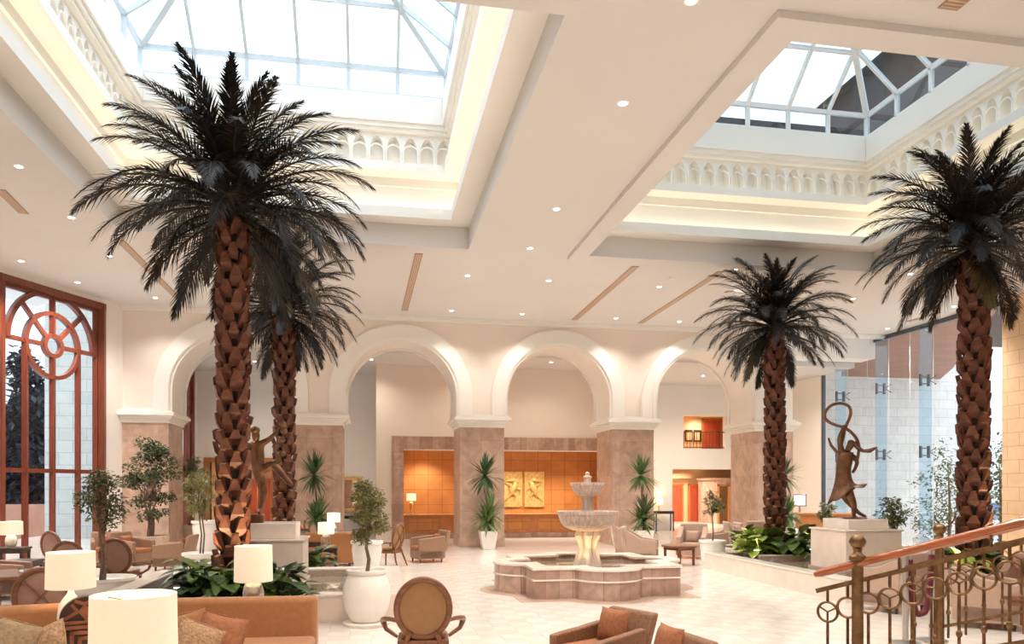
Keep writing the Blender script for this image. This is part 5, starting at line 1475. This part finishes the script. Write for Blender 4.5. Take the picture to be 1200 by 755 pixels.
# carved stand beside the lamps
t = thing('carved_stand', 'carved wooden stand with a rounded shoulder and inlaid geometric pattern', 'stand', W(91, 6.3, 0), R(19))
pts = [(-.13, 0), (.33, 0), (.33, 1.22)] + [(-.13 + .20 * (1 - math.sin(a)), 1.04 + .18 * math.cos(a)) for a in [PI / 2 * k / 8 for k in range(9)]]
m = MB(); m.prism(pts, .06, .16, T=TR(rx=PI / 2)); m.build('body', M['inlaydark'], t, smooth=0, bevel=.008)
for (x0, x1, z0, z1) in ((-.11, .31, .56, .99), (-.11, .31, .10, .52)):
    m = MB()
    for k, s in enumerate((0, .055, .11)):
        a, b, c, d = x0 + s, x1 - s, z0 + s * .8, z1 - s * .8
        m.box(a, b, -.175, -.16, c, c + .03); m.box(a, b, -.175, -.16, d - .03, d); m.box(a, a + .03, -.175, -.16, c, d); m.box(b - .03, b, -.175, -.16, c, d)
    m.bar((x0 + .2, -.168, z0 + .155), (x1, -.168, z0), .03, .02); m.bar((x0 + .2, -.168, z0 + .155), (x1, -.168, z1), .03, .02)
    m.build('inlay_panel', M['inlayred'], t, smooth=0)
m = MB(); m.add([(.05, -.172, 1.16), (.10, -.172, 1.10), (.05, -.172, 1.04), (.0, -.172, 1.10)], [(0, 1, 2, 3)])
for p, q in (((-.10, 1.015), (.31, 1.015)), ((.10, 1.10), (.31, 1.10)), ((.0, 1.10), (-.09, 1.045)), ((.0, 1.10), (-.04, 1.16)), ((.05, 1.16), (.14, 1.205)), ((.14, 1.205), (.31, 1.205)), ((.05, 1.16), (-.02, 1.185)), ((.05, 1.04), (.16, 1.015)), ((.16, 1.10), (.22, 1.2)), ((.16, 1.10), (.22, 1.02))):
    m.bar((p[0], -.168, p[1]), (q[0], -.168, q[1]), .022, .024)
m.build('inlay_crest', M['inlayred'], t, smooth=0)
side_table(W(157, 4.05, 0), 'dark console under the biggest lamp in the foreground', .8, .5, .78, 'darkwood', 0, 'console_table')
table_lamp(W(157, 4.05, .78), 'biggest lamp in the foreground, with a wide cream linen shade', .216, .42, 'potwhite', .305, watt=5)
side_table(W(86, 7.05, 0), 'dark console under the second lamp, behind the carved stand', .6, .4, .78, 'darkwood', 0, 'console_table')
table_lamp(W(83, 7.05, .78), 'second lamp with an oval cream shade and white curved base, left of the biggest lamp', .207, .33, 'potwhite', .365, watt=6)
# ------------------------------------------------------------------ reception
t = thing('reception_counter', 'honey wood reception counter across both bays', 'counter', (0, 0, 0))
m = MB(); m.box(RIX0 + .01, RIX1 - .01, GY + .02, GY + .12, .2, .92); m.build('front', M['orangewood'], t, smooth=0, bevel=.01)
m = MB(); m.box(RIX0 + .01, RIX1 - .01, GY - .02, GY + .16, 0, .2); m.build('plinth', M['marble2'], t, smooth=0)
m = MB(); m.box(RIX0 + .01, RIX1 - .01, GY - .06, GY + .7, .92, .98); m.build('worktop', M['orangewood'], t, smooth=0, bevel=.008)
for a, b in ((4.9, 6.5), (6.9, 8.4), (1.5, 2.7)):
    m = MB(); m.box(a, b, GY + .0, GY + .025, .34, .80); m.build('front_panel', M['panelwood'], t, smooth=0, bevel=.008)


def relief(px, label, seed, flip=1):
    p = W(px, 35.0, 0); k = 33.9
    x = p.x
    t = thing('gilded_relief', label, 'wall relief', (x * (33.97 / p.y), 33.97, 2.0), 0, 'gilded reliefs')
    m = MB(); m.box(-.46, .46, -.05, 0.025, -.80, .80); m.build('panel', M['gold'], t, smooth=0, bevel=.015)
    m = MB()
    m.tube([(-.30 * flip, -.07, .30), (-.05 * flip, -.10, .42), (.30 * flip, -.08, .36)], [.03, .10, .02], 8)
    m.ball((-.12 * flip, -.09, .22), .13, 12, 8); m.tube([(-.15 * flip, -.09, .2), (-.02, -.1, -.02), (.05 * flip, -.09, -.2)], [.13, .16, .09], 10)
    m.tube([(.0, -.08, -.15), (.22 * flip, -.08, -.36), (.38 * flip, -.07, -.55)], [.08, .05, .02], 8); m.tube([(.0, -.08, -.15), (-.18 * flip, -.08, -.30), (-.10 * flip, -.07, -.5)], [.07, .05, .02], 8)
    m.tube([(-.1 * flip, -.09, .1), (.15 * flip, -.1, .18), (.40 * flip, -.07, .34)], [.06, .04, .015], 8); m.tube([(-.2 * flip, -.09, .05), (-.38 * flip, -.08, -.02), (-.33 * flip, -.07, -.2)], [.06, .04, .02], 8)
    m.build('raised_figure', M['gold'], t, smooth=60)


relief(626, 'gilded relief panel with a leaping figure, right of the two on the reception wall', 1)
relief(600, 'gilded relief panel left of the two, half hidden behind the column', 2, -1)
table_lamp(W(482, 32.0, .98) , 'slim gold lamp with a white shade on the reception counter', .20, .30, 'gold', .52, 'shadelit', 10, 'vase')

# mirror and console in the left gallery
t = thing('wall_mirror', 'gold framed mirror on the left gallery wall', 'mirror', (-.86, GYL - .03, 1.78))
m = MB()
m.box(-.50, -.36, -.06, .02, -.78, .78); m.box(.36, .50, -.06, .02, -.78, .78); m.box(-.36, .36, -.06, .02, .62, .78); m.box(-.36, .36, -.06, .02, -.78, -.62); m.build('frame', M['gold'], t, smooth=0, bevel=.02)
m = MB(); m.box(-.36, .36, -.01, .02, -.62, .62); m.build('glass', M['mirror'], t, smooth=0)
side_table((-.86, GYL - .35, 0), 'black console table under the gold framed mirror', 1.5, .4, .86, 'black', 0, 'console_table')
t = thing('flower_vase', 'small white vase of pale flowers on the black console under the mirror', 'vase', (-.55, GYL - .35, .86))
m = MB(); m.lathe([(.06, 0), (.1, .08), (.06, .2), (.07, .24)], 14); m.build('vase', M['potwhite'], t)
m = MB(); leafcloud(m, [(0, 0, .38, .2, .2, .16)], 120, .05); m.build('flowers', M['olive'], t, smooth=0)
side_table((13.75, GYR - .4, 0), 'black console table left of the lobby doorway', 1.0, .42, .95, 'black', 0, 'console_table')
table_lamp((13.5, GYR - .4, .95), 'glowing lamp on the black console left of the lobby doorway', .22, .30, 'gold', .30, 'shadelit', 14, 'vase')
t = thing('picture', 'gold framed picture beside the column right of the fountain', 'picture', (12.95, GYR - .03, 1.9))
m = MB(); m.box(-.45, .45, -.05, .02, -.7, .7); m.build('frame', M['gold'], t, smooth=0, bevel=.02); m = MB(); m.box(-.34, .34, -.06, -.05, -.58, .58); m.build('canvas', M['peachroom'], t, smooth=0)
# balcony rail in the upper opening
t = thing('balcony_rail', 'dark metal balcony rail in the upper wall opening', 'railing', (0, 0, 0))
for z in (4.05, 4.80): 
    m = MB(); m.bar((U0, GYR + .2, z), (U1, GYR + .2, z), .05, .05); m.build('rail', M['bronze'], t, smooth=0)
for k in range(13):
    x = U0 + .1 + k * (U1 - U0 - .2) / 12
    m = MB(); m.bar((x, GYR + .2, 3.97), (x, GYR + .2, 4.80), .022, .022); m.build('baluster', M['bronze'], t, smooth=0)
for x, lb in ((15.65, 'left'), (16.15, 'right')):
    t = thing('corridor_picture', f'small dark framed picture on the upper corridor wall, {lb} of two', 'picture', (x + 1.4, 39.48, 4.9))
    m = MB(); m.box(-.22, .22, -.03, .01, -.32, .32); m.build('frame', M['darkwood'], t, smooth=0); m = MB(); m.box(-.15, .15, -.04, -.03, -.24, .24); m.build('canvas', M['peachroom'], t, smooth=0)
# concierge desk and screen at the right
t = thing('concierge_desk', 'orange wood desk behind the plants at the right', 'desk', W(966, 29, 0), R(-25))
m = MB(); m.box(-1.0, 1.0, -.3, .3, .0, 1.05); m.build('body', M['orangewood'], t, smooth=0, bevel=.01); m = MB(); m.box(-1.05, 1.05, -.36, .36, 1.05, 1.12); m.build('desk_top', M['orangewood'], t, smooth=0, bevel=.01)
t = thing('display_screen', 'small lit display screen on a stand, left of the orange wood desk', 'screen', W(937, 31.5, 0), R(-20))
m = MB(); m.box(-.22, .22, -.16, .16, 0, .03); m.build('foot', M['steel'], t, smooth=0); m = MB(); m.bar((0, 0, .03), (0, 0, 1.35), .06, .06); m.build('pole', M['steel'], t, smooth=0)
m = MB(); m.box(-.27, .27, -.04, .02, 1.3, 1.82); m.build('bezel', M['steel'], t, smooth=0, bevel=.01); m = MB(); m.box(-.22, .22, -.045, -.04, 1.36, 1.76); m.build('panel', M['screen'], t, smooth=0)

# ------------------------------------------------------------------ stair railing in the right foreground
AX = W(1005, 6.0, 0); cam_r = Vector((CO, -SI, 0)); cam_f = Vector((SI, CO, 0))
SD = (cam_r * .743 - cam_f * .669).normalized()
SLOPE = .33
BX = W(1101, 7.8, 0)
m = MB()
pl = [W(900, 5.2), W(1165, 8.15), W(1230, 8.15), W(1230, 4.6), W(1000, 4.6)]
pl = [AX - SD * .35 - Vector((-SD.y, SD.x, 0)) * .25, AX - SD * .35 + Vector((-SD.y, SD.x, 0)) * 2.6, AX + SD * 3 + Vector((-SD.y, SD.x, 0)) * 2.6, AX + SD * 3 - Vector((-SD.y, SD.x, 0)) * .25]
m.prism([(p.x, p.y) for p in pl], 0, .42)
struct(m.build('floor_landing', M['marblepale'], smooth=0))


def railing(o, label, wood, n, lead):
    t = thing('stair_railing', label, 'railing', (o.x, o.y, 0), 0)
    P = lambda s, z, k=0.0: tuple(SD * s + Vector((-SD.y, SD.x, 0)) * k + Vector((0, 0, z)))
    m = MB(); m.lathe([(.075, .42), (.075, .46), (.044, .48), (.042, 1.52), (.062, 1.53), (.062, 1.56), (.035, 1.58), (.03, 1.60), (.04, 1.62)], 18); m.build('newel_post', M['brass'], t, smooth=40)
    m = MB(); m.ball((0, 0, 1.672), .06, 18, 12); m.lathe([(.0625, 1.662), (.0645, 1.672), (.0625, 1.682)], 18); m.build('newel_ball', M['brass'], t)
    L = 2.2
    m = MB()
    if wood:
        pts = [P(-lead, 1.50 - SLOPE * lead), P(-lead + .06, 1.50 - SLOPE * (lead - .06)), P(L, 1.50 + SLOPE * L)]
        m.tube(pts, [.028, .042, .042], 14, flat=.8); m.build('handrail', M['handrail'], t, smooth=60)
    m = MB(); m.bar(P(-.32, 1.365 - SLOPE * .32), P(L, 1.365 + SLOPE * L), .022, .036); m.build('top_rail', M['brass'], t, smooth=0)
    m = MB(); m.bar(P(-.05, .66), P(L, .66 + SLOPE * (L + .05)), .022, .03); m.build('bottom_rail', M['brass'], t, smooth=0)
    for s in (0.3, .9, 1.5):
        m = MB(); m.bar(P(s, 1.37 + SLOPE * s), P(s, 1.47 + SLOPE * s), .014, .014); m.build('rail_bracket', M['brass'], t, smooth=0)
    for i in range(-2, n):
        s = .155 * i + .08; b = SLOPE * s; zt = 1.36 + b; zb = max(.42, .55 + b) if s > .0 else .42
        m = MB(); m.bar(P(s, zb - .0), P(s, zt - .27), .016, .016); m.bar(P(s, zt - .10), P(s, zt), .016, .016)
        m.ball(P(s, zb + .26 if s > 0 else .68), .022, 8, 6, sz=1.4); m.build('baluster', M['brass'], t, smooth=40)
        m = MB(); c = Vector(P(s, zt - .185)); m.tube([c + SD * .078 * math.cos(a) + Vector((0, 0, .078 * math.sin(a))) for a in [2 * PI * k / 24 for k in range(24)]], .011, 6, closed=True)
        if i % 3 == 1:
            for a in (PI / 2 + PI, PI / 6, 5 * PI / 6): m.bar(c, c + SD * .075 * math.cos(a) + Vector((0, 0, .075 * math.sin(a))), .012, .012)
        m.build('ring', M['brass'], t, smooth=60)
    return t


railing(AX, 'nearer brass stair railing with an orange wooden handrail and rings', True, 14, .33)
railing(BX, 'farther brass stair railing seen through the nearer one', True, 10, .1)

# rope stanchions
def stanchion(px, d, label):
    t = thing('stanchion', label, 'stanchion', W(px, d, .42), 0, 'rope stanchions behind the railing')
    m = MB(); m.lathe([(.16, 0), (.16, .02), (.05, .04)], 20); m.build('foot', M['steel'], t)
    m = MB(); m.lathe([(.032, .03), (.032, .95), (.045, .96), (.045, .985), (.026, 1.0)], 16); m.build('post', M['steel'], t)
    m = MB(); m.ball((0, 0, 1.03), .045, 14, 10); m.build('ball_top', M['steel'], t)
    return t


stanchion(1061, 8.2, 'steel rope stanchion on the left end of the burgundy rope')
stanchion(1092, 8.35, 'steel rope stanchion on the right end of the burgundy rope')
a = W(1066, 8.2, 1.34); b = W(1092, 8.3, 1.38)
t = thing('velvet_rope', 'burgundy velvet rope hanging in a deep loop between two stanchions', 'rope', a)
pts = []
for k in range(17):
    q = k / 16; p = a.lerp(b, q); p.z -= .62 * (1 - (2 * q - 1) ** 4) * (1 if True else 0); pts.append(p - a)
m = MB(); m.tube(pts, .034, 10); m.build('rope', M['burgundy'], t, smooth=60)
for q, p in ((0, pts[0]), (1, pts[-1])):
    m = MB(); m.lathe([(.03, -.03), (.036, 0), (.03, .04)], 10, tuple(p)); m.build('end_cap', M['steel'], t)
# outside barrier with a hanging rope
for px, lb in ((1094, 'left'), (1120, 'right')):
    t = thing('barrier_post', f'thin barrier post outside the glass, {lb} end of the hanging rope', 'post', W(px, 30, -.25))
    m = MB(); m.lathe([(.15, 0), (.14, .03), (.03, .05), (.03, 1.25), (.05, 1.27), (0, 1.3)], 12); m.build('post', M['darksteel'], t)
a = W(1095, 30, .95); b = W(1120, 30, .95)
t = thing('barrier_rope', 'dark rope hanging between the barrier posts outside the glass', 'rope', a)
m = MB(); m.tube([a.lerp(b, k / 10) - a - Vector((0, 0, .42 * (1 - (k / 5 - 1) ** 2))) for k in range(11)], .035, 8); m.build('rope', M['burgundy'], t)
t = thing('glass_globe', 'clear glass globe lamp on the floor by the right glass wall', 'globe', W(1082, 24.5, 0))
m = MB(); m.lathe([(.14, 0), (.14, .04), (.08, .05)], 18); m.build('foot', M['steel'], t); m = MB(); m.ball((0, 0, .33), .30, 20, 14); m.build('globe', M['globe'], t)

# ------------------------------------------------------------------ ceiling lights and slots
def zone(x, y):
    if y < HY0: return 'in front of the skylight wells'
    if y > HY1: return 'between the skylight wells and the arcade'
    if x < LX0: return 'left of the left skylight well'
    if x > RX1: return 'right of the right skylight well'
    return 'on the beam between the two skylight wells'


LIGHTS = [(638, 114, 'left of the beam, nearest the camera', 8), (730, 121, 'brightest on the beam, nearest the camera', 8), (652, 245, 'middle of the beam', 8), (577, 255, 'left side of the beam, by the left well', 8), (621, 291, 'far end of the beam, on its left', 8),
          (714, 265, 'right side of the beam, by the right well', 8), (548, 323, 'behind the left well, right of the long slot', 8), (643, 329, 'behind the beam, left of the middle slot', 8), (529, 364, 'close to the arcade, over the second arch', 8), (612, 368, 'close to the arcade, over the third column', 8),
          (773, 336, 'between the middle and the right slot', 8), (722, 373, 'close to the arcade, over the third arch', 8), (796, 377, 'close to the arcade, over the fourth arch', 8), (810, 1, 'at the top edge of the photo', 8), (828, 136, 'at the left edge of the right well', 8),
          (863, 315, 'behind the right well, over the palm right of the fountain', 8), (1073, 354, 'right strip, middle', 8), (1118, 359, 'right strip, nearest the pier', 8), (1040, 385, 'right strip, close to the glass wall', 8), (1000, 350, 'right strip, right of the smaller palm crown', 8), (1067, 321, 'right strip, behind the big palm fronds', 8),
          (22, 195, 'left strip, nearest the camera', 8), (69, 213, 'left strip, beside the well', 8), (84, 255, 'left strip, over the window end', 8), (25, 306, 'left strip, close to the rosette window top', 8), (91, 331, 'left strip, over the right jamb of the rosette window', 8), (182, 349, 'left back corner, close to the arcade', 8), (128, 300, 'left strip, left of the long slot', 8)]
dl = None
for px, py, lb, z in LIGHTS:
    p = G(px, py, z)
    lab = 'recessed ceiling downlight, ' + lb
    if dl is None:
        dl = thing('downlight', lab, 'ceiling light', p, 0, 'recessed ceiling downlights')
        m = MB(); m.lathe([(.055, -.004), (.088, -.008), (.092, 0.0), (.055, .004), (.055, -.004)], 20); m.f = [f for f in m.f if len(f) == 4]; m.mi = [0] * len(m.f); m.build('trim_ring', M['white'], dl)
        m = MB(); m.lathe([(.055, -.012), (.055, -.002)], 18); m.build('lens', M['downlight'], dl)
    else:
        dup(dl, p, 0, lab, 'recessed ceiling downlights')
    l = bpy.data.lights.new('ceiling_spot', 'SPOT'); l.energy = SPOT_POWER * (.28 if 'arcade' in lb else 1.0); l.color = (1, .925, .85); l.spot_size = R(118); l.spot_blend = .8; l.shadow_soft_size = .08
    o = bpy.data.objects.new('ceiling_spot', l); COL.objects.link(o); o.location = p + Vector((0, 0, -.05))

SLOTS = [((491, 297), (474, 364), 'long slot grille in the ceiling behind the left skylight well'), ((745, 312), (673, 375), 'long slot grille in the ceiling over the third arch'), ((845, 318), (750, 379), 'long slot grille in the ceiling over the fourth arch'),
         ((0, 222), (28, 250), 'slot grille in the ceiling at the left edge of the photo'), ((140, 281), (212, 353), 'slot grille in the ceiling over the back left corner'), ((1101, 366), (1064, 377), 'short slot grille in the ceiling close to the right glass wall')]
for a, b, lb in SLOTS:
    A = G(*a, 8.0); B = G(*b, 8.0); d = B - A; L = d.length
    t = thing('slot_grille', lb, 'air grille', A, math.atan2(d.y, d.x), 'ceiling slot grilles')
    m = MB(); m.box(0, L, -.10, .10, -.012, .004); m.build('frame', M['slot'], t, smooth=0)
    for k in (-.05, 0, .05):
        m = MB(); m.box(.03, L - .03, k - .012, k + .012, -.016, -.012); m.build('blade', M['pottan'], t, smooth=0)
p = G(1120, 2, 8.0)
t = thing('ceiling_vent', 'small square ceiling vent at the top right of the photo', 'air grille', p)
m = MB(); m.box(-.14, .14, -.14, .14, -.012, .004); m.build('frame', M['slot'], t, smooth=0)
for k in range(4):
    m = MB(); m.box(-.12, .12, -.10 + k * .06, -.08 + k * .06, -.018, -.012); m.build('blade', M['pottan'], t, smooth=0)
for px, py, lb in ((787, 325, 'right of the middle slot grille'), (565, 376, 'close to the arcade, over the third column')):
    t = thing('smoke_detector', f'small round smoke detector on the ceiling, {lb}', 'smoke detector', G(px, py, 8.0))
    m = MB(); m.lathe([(.05, -.06), (.07, -.04), (.09, 0)], 18); m.build('body', M['potwhite'], t)

# recessed lights of the reception
for i, (px, d) in enumerate(((598, 32.4), (632, 32.6), (497, 32.4), (675, 32.8))):
    p = W(px, d, RIZ + .08)
    t = thing('downlight', f'small downlight in the reception ceiling, {["left of the gilded reliefs", "over the leaping figure relief", "over the left bay", "over the right end of the right bay"][i]}', 'ceiling light', p, 0, 'reception downlights')
    m = MB(); m.lathe([(.05, -.012), (.05, 0)], 14); m.build('lens', M['downlight'], t)
    m = MB(); m.lathe([(.05, -.006), (.075, 0)], 14); m.build('trim_ring', M['white'], t)
def lampspot(p, e, ang=130, c=(1, .86, .70)):
    l = bpy.data.lights.new('room_lamp', 'SPOT'); l.energy = e * 2.2; l.color = c; l.spot_size = R(ang); l.spot_blend = .9; l.shadow_soft_size = .1
    o = bpy.data.objects.new('room_lamp', l); COL.objects.link(o); o.location = p


for px, d in ((598, 32.4), (632, 32.6), (497, 32.4), (675, 32.8)): lampspot(W(px, d + .5, RIZ + .02), 190)
ROOM = [((-4.5, 31.5, GZ), 'gallery ceiling behind the tall palm', 110), ((0, 30.2, GZ), 'gallery ceiling behind the second arch', 80), ((4, 30.0, GZ), 'gallery ceiling behind the third column', 70), ((7, 29.6, GZ), 'gallery ceiling behind the third arch', 60),
        ((11.8, 31.5, GZ), 'gallery ceiling behind the fourth column', 260), ((14.5, 32, GZ), 'gallery ceiling behind the fourth arch', 260), ((17.5, 30, GZ), 'gallery ceiling beside the right glass wall', 200), ((-5.4, 36.3, 3.4), 'ceiling of the room behind the left doorway', 130),
        ((15.5, 39, 3.6), 'lobby ceiling, nearest the doorway', 420), ((18.2, 39.5, 3.6), 'lobby ceiling, before the lift core', 420), ((18, 42.3, 3.6), 'lobby ceiling, before the red doors', 380), ((16.4, 37, 6.1), 'upper corridor ceiling', 150), ((17.4, 38.9, 6.1), 'upper corridor ceiling before its door', 80)]
for p, lb, en in ROOM:  # unseen downlights added to light the gallery and the rooms behind
    dup(dl, p, 0, 'added downlight in the ' + lb, 'added gallery and lobby downlights')
    lampspot(Vector(p) + Vector((0, 0, -.05)), en, 140)

# spots added without fixtures over and behind the camera to brighten the foreground
for x, y in ((-9.5, 5), (-5.5, 7.2), (-2, 7.5), (1.5, 6.8), (5, 6), (8.5, 6.5), (-7, 2), (-3, 3), (1, 2.5), (5, 1.5), (8.5, 2), (12, 6.5), (-9.5, 9.5), (15.5, 8), (15.5, 13)):
    l = bpy.data.lights.new('ceiling_spot', 'SPOT'); l.energy = SPOT_POWER * .5; l.color = (1, .925, .85); l.spot_size = R(118); l.spot_blend = .8; l.shadow_soft_size = .08
    o = bpy.data.objects.new('ceiling_spot', l); COL.objects.link(o); o.location = (x, y, CEIL - .05)
